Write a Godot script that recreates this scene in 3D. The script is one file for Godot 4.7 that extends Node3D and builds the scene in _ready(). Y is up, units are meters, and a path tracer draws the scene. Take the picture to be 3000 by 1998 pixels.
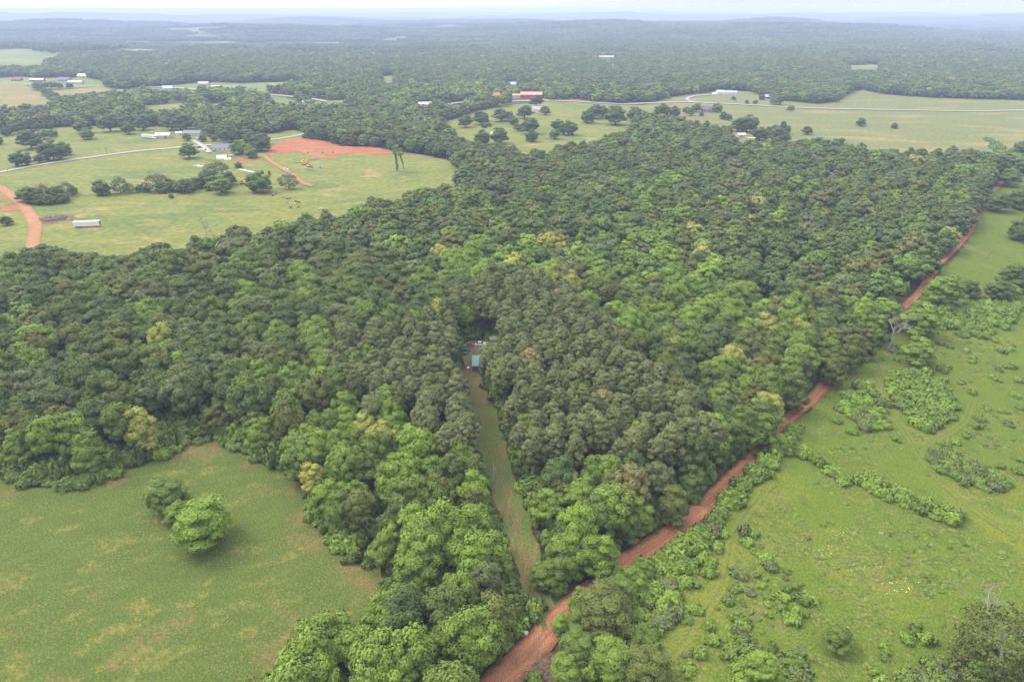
extends Node3D
# A wooded rural valley seen from 120 m up under a bright overcast sky. Units are metres, y is up, the camera looks along -z.

var rng := RandomNumberGenerator.new()
var taken := {}
var mats := {}
var n_roll := FastNoiseLite.new()
var n_hill := FastNoiseLite.new()
var n_a := FastNoiseLite.new()
var n_b := FastNoiseLite.new()
var n_c := FastNoiseLite.new()
var n_patch := FastNoiseLite.new()

# linear base colours of foliage and the word for each in labels
const TONES := [[0.09, 0.13, 0.03], [0.084, 0.126, 0.038], [0.12, 0.14, 0.034], [0.118, 0.172, 0.034], [0.15, 0.222, 0.036], [0.17, 0.258, 0.036], [0.28, 0.295, 0.065], [0.125, 0.15, 0.055], [0.122, 0.139, 0.051], [0.138, 0.157, 0.057], [0.2, 0.185, 0.07]]
const TONE_WORD := ["dark green", "bluish green", "olive green", "mid green", "light green", "bright green", "yellow-green", "grey-green", "dull pine green", "pale pine green", "tan-tipped green"]

# ---------------------------------------------------------------- small helpers
func pv(a: Array) -> PackedVector2Array:
	var p := PackedVector2Array()
	for i in range(0, a.size(), 2):
		p.append(Vector2(a[i], a[i + 1]))
	return p

func rf(a: float, b: float) -> float:
	return rng.randf_range(a, b)

func enc(c: Color) -> Color:   # vertex colours are stored gamma-encoded so that dark tones keep their steps
	return Color(pow(maxf(c.r, 0.0), 1.0 / 2.2), pow(maxf(c.g, 0.0), 1.0 / 2.2), pow(maxf(c.b, 0.0), 1.0 / 2.2))

func lin(a: Array) -> Color:
	return Color(a[0], a[1], a[2])

func numbered(called: String) -> String:
	var k: int = taken.get(called, 0)
	taken[called] = k + 1
	return called if k == 0 else "%s_%03d" % [called, k]

func tag(o: Node, label: String, category: String, group := "") -> Node:
	o.set_meta("label", label)
	o.set_meta("category", category)
	if group:
		o.set_meta("group", group)
	return o

func thing(called: String, label: String, category: String, at: Vector3, turn := 0.0, group := "") -> Node3D:
	var o := Node3D.new()
	o.name = numbered(called)
	add_child(o, true)
	o.position = at
	o.rotation.y = turn
	tag(o, label, category, group)
	return o

func part(called: String, m: Mesh, mat: Material, parent: Node) -> MeshInstance3D:
	var o := MeshInstance3D.new()
	o.name = called
	o.mesh = m
	if mat:
		o.material_override = mat
	o.cast_shadow = GeometryInstance3D.SHADOW_CASTING_SETTING_ON
	parent.add_child(o, true)
	return o

func solo(called: String, m: Mesh, mat: Material, at := Vector3.ZERO, turn := 0.0) -> MeshInstance3D:
	var o := part(numbered(called), m, mat, self)
	o.position = at
	o.rotation.y = turn
	return o

func struct(called: String, m: Mesh, mat: Material) -> MeshInstance3D:
	var o := solo(called, m, mat)
	o.set_meta("kind", "structure")
	return o

func paint(r: float, g: float, b: float, rough := 0.8, metal := 0.0) -> StandardMaterial3D:
	var key := "%.3f %.3f %.3f %.2f %.2f" % [r, g, b, rough, metal]
	if not mats.has(key):
		var m := StandardMaterial3D.new()
		m.albedo_color = Color(r, g, b).linear_to_srgb()
		m.roughness = rough
		m.metallic = metal
		m.metallic_specular = 0.35
		m.uv1_triplanar = true
		m.uv1_scale = Vector3(0.35, 0.35, 0.35)
		m.albedo_texture = wear_tex
		mats[key] = m
	return mats[key]

var wear_tex: NoiseTexture2D

func grey_noise(size: int, freq: float, oct: int, lo: float, hi: float, sd: int) -> NoiseTexture2D:
	var n := FastNoiseLite.new()
	n.noise_type = FastNoiseLite.TYPE_SIMPLEX_SMOOTH
	n.seed = sd
	n.frequency = freq
	n.fractal_octaves = oct
	n.fractal_gain = 0.62
	var g := Gradient.new()
	g.offsets = PackedFloat32Array([0.22, 0.78])
	g.colors = PackedColorArray([Color(lo, lo, lo), Color(hi, hi, hi)])
	var t := NoiseTexture2D.new()
	t.width = size
	t.height = size
	t.seamless = true
	t.noise = n
	t.color_ramp = g
	return t

func ground_mat(tex: Texture2D, metres: float, rough := 0.95) -> StandardMaterial3D:
	var m := StandardMaterial3D.new()
	m.vertex_color_use_as_albedo = true
	m.vertex_color_is_srgb = true
	m.roughness = rough
	m.metallic_specular = 0.15
	m.albedo_texture = tex
	m.uv1_triplanar = true
	m.uv1_world_triplanar = true
	m.uv1_scale = Vector3.ONE / metres
	return m

# ---------------------------------------------------------------- mesh building
class MB:
	var v := PackedVector3Array()
	var n := PackedVector3Array()
	var c := PackedColorArray()
	var t := PackedInt32Array()

	func quad(p: Vector3, a: Vector3, b: Vector3, nn: Vector3, col: Color) -> void:
		var k := v.size()
		v.append(p - a - b); v.append(p + a - b); v.append(p + a + b); v.append(p - a + b)
		n.append(nn); n.append(nn); n.append(nn); n.append(nn)
		c.append(col); c.append(col); c.append(col); c.append(col)
		if a.cross(b).dot(nn) > 0.0:
			t.append(k); t.append(k + 2); t.append(k + 1); t.append(k); t.append(k + 3); t.append(k + 2)
		else:
			t.append(k); t.append(k + 1); t.append(k + 2); t.append(k); t.append(k + 2); t.append(k + 3)

	func tri(p0: Vector3, p1: Vector3, p2: Vector3, nn: Vector3, col: Color) -> void:
		var k := v.size()
		v.append(p0); v.append(p1); v.append(p2)
		n.append(nn); n.append(nn); n.append(nn)
		c.append(col); c.append(col); c.append(col)
		if (p1 - p0).cross(p2 - p0).dot(nn) > 0.0:
			t.append(k); t.append(k + 2); t.append(k + 1)
		else:
			t.append(k); t.append(k + 1); t.append(k + 2)

	func face(p: Array, col := Color.WHITE) -> void:   # a flat polygon, anticlockwise seen from outside
		var nn: Vector3 = (p[1] - p[0]).cross(p[2] - p[0]).normalized()
		for i in range(1, p.size() - 1):
			tri(p[0], p[i + 1], p[i], nn, col)

	func box(at: Vector3, size: Vector3, turn := Basis(), col := Color.WHITE) -> void:
		var h := size / 2.0
		for s in [[Vector3.RIGHT, Vector3.UP, Vector3.BACK], [Vector3.UP, Vector3.BACK, Vector3.RIGHT], [Vector3.BACK, Vector3.RIGHT, Vector3.UP]]:
			for d in [1.0, -1.0]:
				var nn: Vector3 = s[0] * d
				quad(at + turn * (nn * h), turn * (s[1] * h), turn * (s[2] * h) * -d, turn * nn, col)

	func tube(path: Array, radii: Array, sides: int, col := Color.WHITE, caps := true) -> void:
		var start := v.size()
		for i in path.size():
			var d: Vector3 = (path[mini(i + 1, path.size() - 1)] - path[maxi(i - 1, 0)]).normalized()
			var x := d.cross(Vector3(0.31, 0.17, 0.93)).normalized()
			var y := d.cross(x)
			for k in sides:
				var a := TAU * k / sides
				var o := x * cos(a) + y * sin(a)
				v.append(path[i] + o * radii[i]); n.append(o); c.append(col)
		for i in path.size() - 1:
			for k in sides:
				var p := start + i * sides + k
				var q := start + i * sides + (k + 1) % sides
				t.append(p); t.append(p + sides); t.append(q)
				t.append(q); t.append(p + sides); t.append(q + sides)
		if caps:
			for e in [0, path.size() - 1]:
				for k in range(1, sides - 1):
					t.append(start + e * sides); t.append(start + e * sides + k); t.append(start + e * sides + k + 1)

	func blob(at: Vector3, r: Vector3, col: Color, rings := 4, around := 7) -> void:
		var start := v.size()
		for i in rings + 1:
			var e := PI * i / rings
			for k in around:
				var a := TAU * k / around
				var o := Vector3(sin(e) * cos(a), cos(e), sin(e) * sin(a))
				v.append(at + o * r); n.append(o); c.append(col)
		for i in rings:
			for k in around:
				var p := start + i * around + k
				var q := start + i * around + (k + 1) % around
				t.append(p); t.append(p + around); t.append(q)
				t.append(q); t.append(p + around); t.append(q + around)

	func into(m: ArrayMesh, mat: Material = null) -> ArrayMesh:
		var a := []
		a.resize(Mesh.ARRAY_MAX)
		a[Mesh.ARRAY_VERTEX] = v
		a[Mesh.ARRAY_NORMAL] = n
		a[Mesh.ARRAY_COLOR] = c
		a[Mesh.ARRAY_INDEX] = t
		m.add_surface_from_arrays(Mesh.PRIMITIVE_TRIANGLES, a)
		if mat:
			m.surface_set_material(m.get_surface_count() - 1, mat)
		return m

	func mesh(mat: Material = null) -> ArrayMesh:
		return into(ArrayMesh.new(), mat)

# ---------------------------------------------------------------- the lie of the land
func ht(x: float, z: float) -> float:
	var d := sqrt(x * x + z * z)
	var h := n_roll.get_noise_2d(x, z) * lerpf(0.7, 4.0, smoothstep(250.0, 1100.0, d))
	var k := smoothstep(1600.0, 5200.0, d)
	if k > 0.0:
		h += k * (2.0 + 105.0 * n_hill.get_noise_2d(x * 0.45 + z * 0.25, z) + 50.0 * n_hill.get_noise_2d(x * 0.9 + 9000.0, z * 2.4))
	return h

func on(x: float, z: float, up := 0.0) -> Vector3:
	return Vector3(x, ht(x, z) + up, z)

func roughened(p: PackedVector2Array, step: float, amp: float) -> PackedVector2Array:
	var out := PackedVector2Array()
	for i in p.size():
		var a := p[i]
		var b := p[(i + 1) % p.size()]
		var side := (b - a).orthogonal().normalized()
		var k := clampi(int(a.distance_to(b) / step), 1, 60)
		for j in k:
			var q := a.lerp(b, float(j) / k)
			out.append(q + side * n_b.get_noise_2d(q.x * 0.9, q.y * 0.9) * amp * 2.0)
	return out

func sheet(poly: PackedVector2Array, cell: float, lift: float, look: Callable) -> ArrayMesh:
	var m := MB.new()
	var box := Rect2(poly[0], Vector2.ZERO)
	for q in poly:
		box = box.expand(q)
	var nx := int(box.size.x / cell) + 2
	var nz := int(box.size.y / cell) + 2
	var inside := PackedByteArray()
	inside.resize((nx + 1) * (nz + 1))
	for j in nz + 1:
		for i in nx + 1:
			inside[j * (nx + 1) + i] = 1 if Geometry2D.is_point_in_polygon(box.position + Vector2(i, j) * cell, poly) else 0
	# cells that an edge of the outline crosses are cut to it
	var edged := {}
	for i in poly.size():
		var a := poly[i]
		var b := poly[(i + 1) % poly.size()]
		var k := int(a.distance_to(b) / (cell * 0.3)) + 1
		for s in k + 1:
			var q := (a.lerp(b, float(s) / k) - box.position) / cell
			edged[Vector2i(int(q.x), int(q.y))] = true
	var at := {}
	var vert := func(p: Vector2) -> int:
		var key := Vector2i((p * 50.0).round())
		if at.has(key):
			return at[key]
		at[key] = m.v.size()
		var d := p.length()
		m.v.append(Vector3(p.x, ht(p.x, p.y) + lift + 0.0003 * d, p.y))
		m.n.append(Vector3.UP)
		var col: Color = look.call(p.x, p.y)
		m.c.append(enc(col))
		return at[key]
	for j in nz:
		for i in nx:
			var o := box.position + Vector2(i, j) * cell
			var q := [o, o + Vector2(cell, 0), o + Vector2(cell, cell), o + Vector2(0, cell)]
			if edged.has(Vector2i(i, j)):
				for piece in Geometry2D.intersect_polygons(PackedVector2Array(q), poly):
					var tris := Geometry2D.triangulate_polygon(piece)
					for k in range(0, tris.size(), 3):
						var a: Vector2 = piece[tris[k]]
						var b: Vector2 = piece[tris[k + 1]]
						var c: Vector2 = piece[tris[k + 2]]
						var turn := (b - a).cross(c - a)
						if absf(turn) < 0.0005:
							continue
						m.t.append(vert.call(a)); m.t.append(vert.call(b if turn > 0 else c)); m.t.append(vert.call(c if turn > 0 else b))
			elif inside[j * (nx + 1) + i] and inside[(j + 1) * (nx + 1) + i + 1]:
				var a: int = vert.call(q[0])
				var b: int = vert.call(q[1])
				var c: int = vert.call(q[2])
				var e: int = vert.call(q[3])
				m.t.append_array(PackedInt32Array([a, b, c, a, c, e]))
	return m.mesh()

func smooth_line(p: PackedVector2Array, step: float) -> PackedVector2Array:
	var c := Curve2D.new()
	for i in p.size():
		var t := (p[mini(i + 1, p.size() - 1)] - p[maxi(i - 1, 0)]) / 6.0
		c.add_point(p[i], -t, t)
	var out := PackedVector2Array()
	var k := int(c.get_baked_length() / step)
	for i in k + 1:
		out.append(c.sample_baked(c.get_baked_length() * i / k))
	return out

# look(along, across -1..1) gives the colour, relief(across) the height
func strip(line: PackedVector2Array, step: float, half: float, n_across: int, lift: float, wander: float, look: Callable) -> ArrayMesh:
	var m := MB.new()
	var p := smooth_line(line, step)
	for i in p.size():
		var d := (p[mini(i + 1, p.size() - 1)] - p[maxi(i - 1, 0)]).normalized()
		var side := Vector2(-d.y, d.x)
		for k in n_across + 1:
			var u := 2.0 * k / n_across - 1.0
			var w := half * (lerpf(1.0, 0.74, smoothstep(115.0, 185.0, p[i].length())) * lerpf(1.0, 0.8, smoothstep(190.0, 330.0, p[i].length())) if n_across > 20 else 1.0) * (1.0 + wander * n_b.get_noise_2d(p[i].x * 1.3 + 31.0 * signf(u), p[i].y * 1.3))
			var q := p[i] + side * u * w
			var rut := -0.07 * (exp(-pow((absf(u) - 0.34) / 0.1, 2.0))) if half > 2.5 else 0.0
			m.v.append(Vector3(q.x, ht(q.x, q.y) + lift + 0.0004 * q.length() + rut + 0.12 * (1.0 - u * u), q.y))
			m.n.append(Vector3.UP)
			var col: Color = look.call(q.x, q.y, u)
			m.c.append(enc(col))
	for i in p.size() - 1:
		for k in n_across:
			var a := i * (n_across + 1) + k
			m.t.append_array(PackedInt32Array([a, a + n_across + 2, a + 1, a, a + n_across + 1, a + n_across + 2]))
	return m.mesh()

# ---------------------------------------------------------------- ground colours (what the ground itself is made of)
func streak(x: float, z: float, ang: float, along: float, across: float) -> float:
	var u := x * cos(ang) - z * sin(ang)
	var w := x * sin(ang) + z * cos(ang)
	return n_c.get_noise_2d(u / along, w / across)

func look_pasture(x: float, z: float) -> Color:
	var c := Color(0.096, 0.129, 0.03)
	var d := streak(x, z, 0.5, 2.6, 1.0)
	c = c.lerp(Color(0.072, 0.098, 0.021), clampf(0.5 + d * 1.1, 0.0, 1.0) * 0.5)
	var big := n_a.get_noise_2d(x * 1.6, z * 1.6)
	var yel := smoothstep(0.12, 0.5, streak(x + 90.0, z, 0.5, 3.5, 1.6) + 0.35 * big + 0.24 * smoothstep(-20.0, -85.0, x) * smoothstep(-135.0, -95.0, z) - 0.12)
	c = c.lerp(Color(0.23, 0.195, 0.055), yel * clampf(0.45 + 1.5 * n_c.get_noise_2d(x * 2.0, z * 2.0), 0.0, 1.0) * 0.7)
	var tan_ := smoothstep(0.22, 0.5, n_b.get_noise_2d(x * 0.5 + 55.0, z * 0.5) * 0.8 + n_a.get_noise_2d(x * 1.1 - 70.0, z * 1.1) * 0.5 - 0.06)
	c = c.lerp(Color(0.19, 0.135, 0.062), tan_ * clampf(0.5 + 1.5 * n_c.get_noise_2d(x * 2.2 + 9.0, z * 2.2), 0.0, 1.0) * 0.7)
	return c

func look_pasture_edge(x: float, z: float) -> Color:
	var c := look_pasture(x, z)
	return c.lerp(Color(0.26, 0.145, 0.075), 0.5 * clampf(bare_at(x, z), 0.0, 1.0))

func bare_at(x: float, z: float) -> float:   # worn soil under the pasture's edges
	var s := 0.0
	for b in BARE:
		var q: float = Vector2(x - b[0], z - b[1]).length() / b[2]
		if q < 1.5:
			s += exp(-q * q * 2.0) * (0.75 + 0.9 * n_b.get_noise_2d(x * 1.7, z * 1.7))
	return s

func look_meadow(x: float, z: float) -> Color:
	var c := Color(0.103, 0.147, 0.022)
	var d := streak(x, z, -0.35, 3.0, 1.0) + 0.5 * n_c.get_noise_2d(x * 2.5, z * 2.5)
	c = c.lerp(Color(0.1, 0.142, 0.018), clampf(0.5 + d * 1.2, 0.0, 1.0) * 0.5)
	var big := n_a.get_noise_2d(x + 300.0, z)
	c = c.lerp(Color(0.18, 0.185, 0.03), smoothstep(0.05, 0.55, big + 0.4 * d) * 0.6)
	c = c.lerp(Color(0.2, 0.15, 0.075), smoothstep(0.3, 0.6, n_b.get_noise_2d(x * 0.45, z * 0.45 + 40.0) * 0.7 + n_c.get_noise_2d(x * 0.8, z * 0.8) * 0.5) * 0.5)
	c = c.lerp(Color(0.06, 0.1, 0.025), smoothstep(0.25, 0.6, n_b.get_noise_2d(x * 1.2 + 200.0, z * 1.2)) * 0.5)
	return c

func look_lane(x: float, z: float) -> Color:
	var c := Color(0.108, 0.142, 0.038)
	var d := streak(x, z, 1.45, 5.0, 0.5)
	c = c.lerp(Color(0.24, 0.14, 0.07), smoothstep(-0.1, 0.4, d * 0.7 + n_a.get_noise_2d(x * 2.2, z * 2.2) * 0.7 - 0.12 + 0.3 * exp(-pow((z + 146.0) / 14.0, 2.0))) * 0.65)
	return c.lerp(Color(0.2, 0.09, 0.05), smoothstep(-175.0, -200.0, z) * smoothstep(-0.15, 0.3, n_b.get_noise_2d(x, z)) * 0.65)

func look_hay(x: float, z: float) -> Color:
	var c := Color(0.146, 0.165, 0.04)
	var d := streak(x, z, 0.12, 8.0, 2.4)
	c = c.lerp(Color(0.172, 0.175, 0.054), clampf(0.5 + d * 1.3, 0.0, 1.0) * 0.55)
	var big := n_a.get_noise_2d(x * 0.5, z * 0.7)
	c = c.lerp(Color(0.092, 0.13, 0.038), smoothstep(0.0, 0.45, big) * 0.7)
	c = c.lerp(Color(0.3, 0.2, 0.1), smoothstep(0.42, 0.62, n_b.get_noise_2d(x * 0.16, z * 0.22) + 0.25 * d) * 0.7)
	var swale := streak(x, z, 0.35 if x > -130.0 else 0.05, 14.0, 3.4)
	c = c.lerp(Color(0.1, 0.15, 0.045), smoothstep(0.15, 0.5, swale) * 0.65)
	c = c.lerp(Color(0.24, 0.2, 0.08), smoothstep(0.2, 0.5, -swale + 0.3 * big) * 0.5)
	return c

func look_grain(x: float, z: float) -> Color:
	var c := Color(0.132, 0.148, 0.058)
	var d := streak(x, z, -0.03, 30.0, 5.0)
	c = c.lerp(Color(0.165, 0.165, 0.062), clampf(0.5 + d * 1.3, 0.0, 1.0) * 0.6)
	c = c.lerp(Color(0.27, 0.21, 0.085), smoothstep(0.12, 0.5, streak(x + 500.0, z, -0.1, 40.0, 9.0)) * 0.6)
	c = c.lerp(Color(0.12, 0.165, 0.055), smoothstep(0.2, 0.5, streak(x, z + 300.0, 0.0, 30.0, 8.0)) * 0.5)
	return c

func look_tan(x: float, z: float) -> Color:
	var c := Color(0.185, 0.165, 0.062)
	c = c.lerp(Color(0.28, 0.2, 0.09), smoothstep(-0.2, 0.5, streak(x, z, 0.3, 30.0, 8.0)) * 0.7)
	return c.lerp(Color(0.15, 0.19, 0.055), smoothstep(0.1, 0.5, n_a.get_noise_2d(x * 0.4, z * 0.4)) * 0.6)

func look_far(x: float, z: float) -> Color:
	var c := Color(0.135, 0.165, 0.054)
	c = c.lerp(Color(0.25, 0.24, 0.09), smoothstep(-0.2, 0.5, streak(x, z, 0.1, 50.0, 14.0)) * 0.6)
	return c.lerp(Color(0.12, 0.16, 0.055), smoothstep(0.0, 0.4, n_a.get_noise_2d(x * 0.5, z * 0.3)) * 0.7)

func look_clay(x: float, z: float) -> Color:
	var c := Color(0.34, 0.125, 0.062)
	c = c.lerp(Color(0.38, 0.185, 0.105), smoothstep(-0.1, 0.5, streak(x, z, 0.2, 8.0, 2.0)) * 0.8)
	c = c.lerp(Color(0.3, 0.095, 0.045), smoothstep(0.1, 0.5, n_b.get_noise_2d(x * 0.3, z * 0.3)) * 0.6)
	return c.lerp(Color(0.17, 0.19, 0.06), smoothstep(0.3, 0.55, n_a.get_noise_2d(x * 1.2 + 77.0, z * 1.2)) * 0.8)

func look_dirt(x: float, z: float, u: float) -> Color:
	var c := Color(0.35, 0.155, 0.078)
	c = c.lerp(Color(0.36, 0.18, 0.105), exp(-pow((absf(u) - 0.36) / 0.1, 2.0)) * 0.75)
	c = c.lerp(Color(0.19, 0.078, 0.042), exp(-pow((absf(u) - 0.16) / 0.07, 2.0)) * (0.45 + 0.8 * n_b.get_noise_2d(x * 0.6, z * 0.6)))
	c = c.lerp(Color(0.16, 0.06, 0.032), smoothstep(0.6, 0.95, absf(u) + 0.3 * n_c.get_noise_2d(x * 2.0, z * 2.0)) * 0.85)
	c = c.lerp(Color(0.2, 0.09, 0.055), smoothstep(0.0, 0.5, n_b.get_noise_2d(x * 1.4, z * 1.4)) * 0.5)
	c = c.lerp(Color(0.4, 0.24, 0.16), smoothstep(0.25, 0.6, n_c.get_noise_2d(x * 3.0, z * 3.0)) * 0.35)
	return c.lerp(Color(0.085, 0.115, 0.04), smoothstep(0.0, 0.3, n_b.get_noise_2d(x * 1.1 + 30.0, z * 1.1)) * smoothstep(0.72, 1.0, absf(u)) * 0.9)

func look_drive(x: float, z: float, u: float) -> Color:
	var c := Color(0.34, 0.185, 0.1).lerp(Color(0.34, 0.15, 0.075), smoothstep(0.3, 1.0, absf(u)))
	return c.lerp(Color(0.39, 0.25, 0.16), smoothstep(0.0, 0.5, n_b.get_noise_2d(x, z)) * 0.6)

func look_track(x: float, z: float, u: float) -> Color:   # two worn wheel lines in the grass
	var c := look_meadow(x, z)
	c = c.lerp(Color(0.15, 0.155, 0.05), exp(-pow((absf(u) - 0.5) / 0.2, 2.0)) * (0.55 + 0.6 * n_b.get_noise_2d(x, z)))
	return c.lerp(Color(0.075, 0.115, 0.026), exp(-pow(u / 0.2, 2.0)) * 0.5)

func look_ruts(x: float, z: float, u: float) -> Color:
	var c := look_lane(x, z)
	return c.lerp(Color(0.2, 0.115, 0.06), exp(-pow((absf(u) - 0.55) / 0.2, 2.0)) * clampf(0.55 + 0.9 * n_b.get_noise_2d(x, z), 0.0, 0.9))

func look_paved(x: float, z: float, u: float) -> Color:
	var c := Color(0.4, 0.37, 0.34)
	c = c.lerp(Color(0.26, 0.22, 0.15), smoothstep(0.75, 1.0, absf(u)))
	return c.lerp(Color(0.34, 0.31, 0.285), clampf(0.5 + n_b.get_noise_2d(x, z), 0.0, 1.0) * 0.5)

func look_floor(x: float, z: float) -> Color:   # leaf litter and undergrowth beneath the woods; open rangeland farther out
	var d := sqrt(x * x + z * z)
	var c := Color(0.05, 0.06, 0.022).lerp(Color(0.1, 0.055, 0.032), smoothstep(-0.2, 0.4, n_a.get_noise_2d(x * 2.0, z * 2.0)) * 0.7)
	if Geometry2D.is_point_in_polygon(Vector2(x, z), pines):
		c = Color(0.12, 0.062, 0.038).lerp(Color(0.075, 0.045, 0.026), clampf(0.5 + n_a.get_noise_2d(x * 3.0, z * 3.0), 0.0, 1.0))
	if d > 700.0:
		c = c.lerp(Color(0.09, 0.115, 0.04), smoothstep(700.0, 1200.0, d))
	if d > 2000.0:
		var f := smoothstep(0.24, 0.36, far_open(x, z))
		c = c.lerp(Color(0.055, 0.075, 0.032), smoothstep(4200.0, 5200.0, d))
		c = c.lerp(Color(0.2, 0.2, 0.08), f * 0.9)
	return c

func far_open(x: float, z: float) -> float:   # clearings among the far woods
	var d := sqrt(x * x + z * z)
	return n_patch.get_noise_2d(x * 0.5, z * 0.9) - 0.28 * smoothstep(3500.0, 6000.0, d) - 0.3 * smoothstep(-200.0, 900.0, x) + 0.08 * smoothstep(0.0, -800.0, x)

# ---------------------------------------------------------------- foliage
var leaf_mats := []
var leaf_tinted: StandardMaterial3D
var bark: StandardMaterial3D
var pale_bark: StandardMaterial3D
var pine_bark: StandardMaterial3D

func leaf_mat(c: Color) -> StandardMaterial3D:
	var m := StandardMaterial3D.new()
	m.albedo_color = c.linear_to_srgb()
	m.vertex_color_use_as_albedo = true
	m.vertex_color_is_srgb = true
	m.roughness = 0.7
	m.metallic_specular = 0.22
	m.cull_mode = BaseMaterial3D.CULL_DISABLED
	m.backlight = Color(0.84, 0.88, 0.6)
	return m

func sphere_point(i: int, n: int, spin: float) -> Vector3:
	var y := 1.0 - 2.0 * (i + 0.5) / n
	var r := sqrt(1.0 - y * y)
	var a := 2.399963 * i + spin
	return Vector3(r * cos(a), y, r * sin(a))

func rand_dir() -> Vector3:
	var y := rf(-1.0, 1.0)
	var a := rf(0.0, TAU)
	var r := sqrt(1.0 - y * y)
	return Vector3(r * cos(a), y, r * sin(a))

# one leafy bough: sprays of leaves over a rounded clump
func bough(m: MB, at: Vector3, r: Vector3, centre: Vector3, leaves: int, size: float, tone: float, long := 1.0, ragged := 0.35) -> void:
	var out := (at - centre).normalized()
	for i in leaves:
		var d := rand_dir()
		if d.dot(out) < -0.35:
			d = (d + out * 1.2).normalized()
		var q := at + d * r * rf(1.0 - ragged, 1.0 + ragged * 0.45)
		var nn := (d + rand_dir() * 0.42 + Vector3(0, 0.25, 0)).normalized()
		var x := nn.cross(rand_dir()).normalized()
		var y := nn.cross(x)
		var s := size * rf(0.6, 1.25) * 0.5
		var f := clampf(tone * rf(0.84, 1.13), 0.3, 1.0)
		m.quad(q, x * s * long, y * s / sqrt(long), (nn + d * 0.8 + Vector3(0, 0.28, 0)).normalized(), enc(Color(f * rf(0.93, 1.05), f, f * rf(0.85, 1.1))))

# a broadleaf crown about 11 m wide on a 17 m tree. low: where the crown starts; tall: how pointed it is
func crown(sd: int, lobes: int, leaves: int, size: float, low: float, tall: float, core := true, thin := 1.0) -> MB:
	rng.seed = sd
	var m := MB.new()
	var h := 17.0
	var mid := Vector3(0, h * (low + (1.0 - low) * 0.42), 0)
	var half := Vector3(5.5, h * (1.0 - low) * 0.5, 5.5)
	var sway := rf(0.0, TAU)
	for i in lobes:
		var d := sphere_point(i, lobes, sway)
		if d.y < -0.75:
			continue
		d = (d + rand_dir() * 0.22).normalized()
		var reach := rf(0.56, 0.92) * (1.0 + 0.14 * sin(2.0 * atan2(d.z, d.x) + sway))
		var e := half * reach
		if tall > 0.0 and d.y > 0.0:
			e.x *= 1.0 - tall * d.y * 0.55
			e.z *= 1.0 - tall * d.y * 0.55
			e.y *= 1.0 + tall * 0.22
		var at := mid + d * e
		var r := 5.5 * rf(0.22, 0.36) * (1.15 if d.y > 0.3 else 1.0)
		bough(m, at, Vector3(r, r * rf(0.7, 0.9), r), mid, int(leaves * rf(0.75, 1.25) * thin), size, rf(0.68, 0.92))
		if core and thin > 0.8:
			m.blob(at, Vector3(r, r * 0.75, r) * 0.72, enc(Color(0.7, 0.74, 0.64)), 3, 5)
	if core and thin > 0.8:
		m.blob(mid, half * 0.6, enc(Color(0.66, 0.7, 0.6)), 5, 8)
	return m

func trunk(sd: int, h: float, low: float, r: float, limbs: int, reach: float) -> MB:
	rng.seed = sd
	var m := MB.new()
	var lean := Vector3(rf(-0.5, 0.5), 0, rf(-0.5, 0.5))
	m.tube([Vector3(0, -0.5, 0), Vector3(0, h * 0.12, 0) + lean * 0.2, Vector3(0, h * 0.4, 0) + lean * 0.6, Vector3(0, h * 0.75, 0) + lean], [r * 1.35, r, r * 0.72, r * 0.25], 7)
	for i in limbs:
		var a := TAU * i / limbs + rf(-0.4, 0.4)
		var y := h * (low + rf(0.02, 0.25))
		var d := Vector3(cos(a), 0, sin(a))
		var b := Vector3(0, y, 0) + lean * y / h
		m.tube([b, b + d * reach * 0.4 + Vector3(0, h * 0.07, 0), b + d * reach + Vector3(0, h * rf(0.1, 0.2), 0)], [r * 0.45, r * 0.28, r * 0.08], 5)
	return m

func pine_crown(sd: int, puffs: int, leaves: int, size: float, low: float) -> MB:
	rng.seed = sd
	var m := MB.new()
	var h := 18.0
	for i in puffs:
		var t := (i + 0.5) / puffs
		var y := lerpf(low, 0.985, pow(t, 0.85)) * h
		var rr := 3.1 * pow(1.0 - pow(t, 2.2), 0.6) * (0.55 + 0.45 * smoothstep(0.0, 0.25, t)) * rf(0.45, 1.0)
		var a := 2.399963 * i + rf(-0.5, 0.5)
		var at := Vector3(cos(a) * rr, y + rf(-0.3, 0.3), sin(a) * rr)
		var r := rf(0.85, 1.4) * (1.0 - 0.3 * t)
		bough(m, at, Vector3(r, r * 0.72, r), Vector3(0, y - 1.5, 0), leaves, size, rf(0.66, 0.95), 1.7, 0.5)
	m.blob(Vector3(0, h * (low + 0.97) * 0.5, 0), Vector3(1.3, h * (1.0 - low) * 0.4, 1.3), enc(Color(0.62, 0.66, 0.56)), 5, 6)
	return m

func pine_trunk(sd: int, low: float) -> MB:
	rng.seed = sd
	var m := MB.new()
	m.tube([Vector3(0, -0.5, 0), Vector3(0, 6, 0), Vector3(0.1, 12, 0.1), Vector3(0, 17.4, 0)], [0.24, 0.19, 0.14, 0.04], 6)
	for i in 7:
		var a := 2.4 * i
		var y := 18.0 * (low - 0.06) + i * 0.75
		m.tube([Vector3(0, y, 0), Vector3(cos(a) * rf(1.2, 2.6), y + rf(0.1, 0.6), sin(a) * rf(1.2, 2.6))], [0.06, 0.02], 4)
	return m

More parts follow.
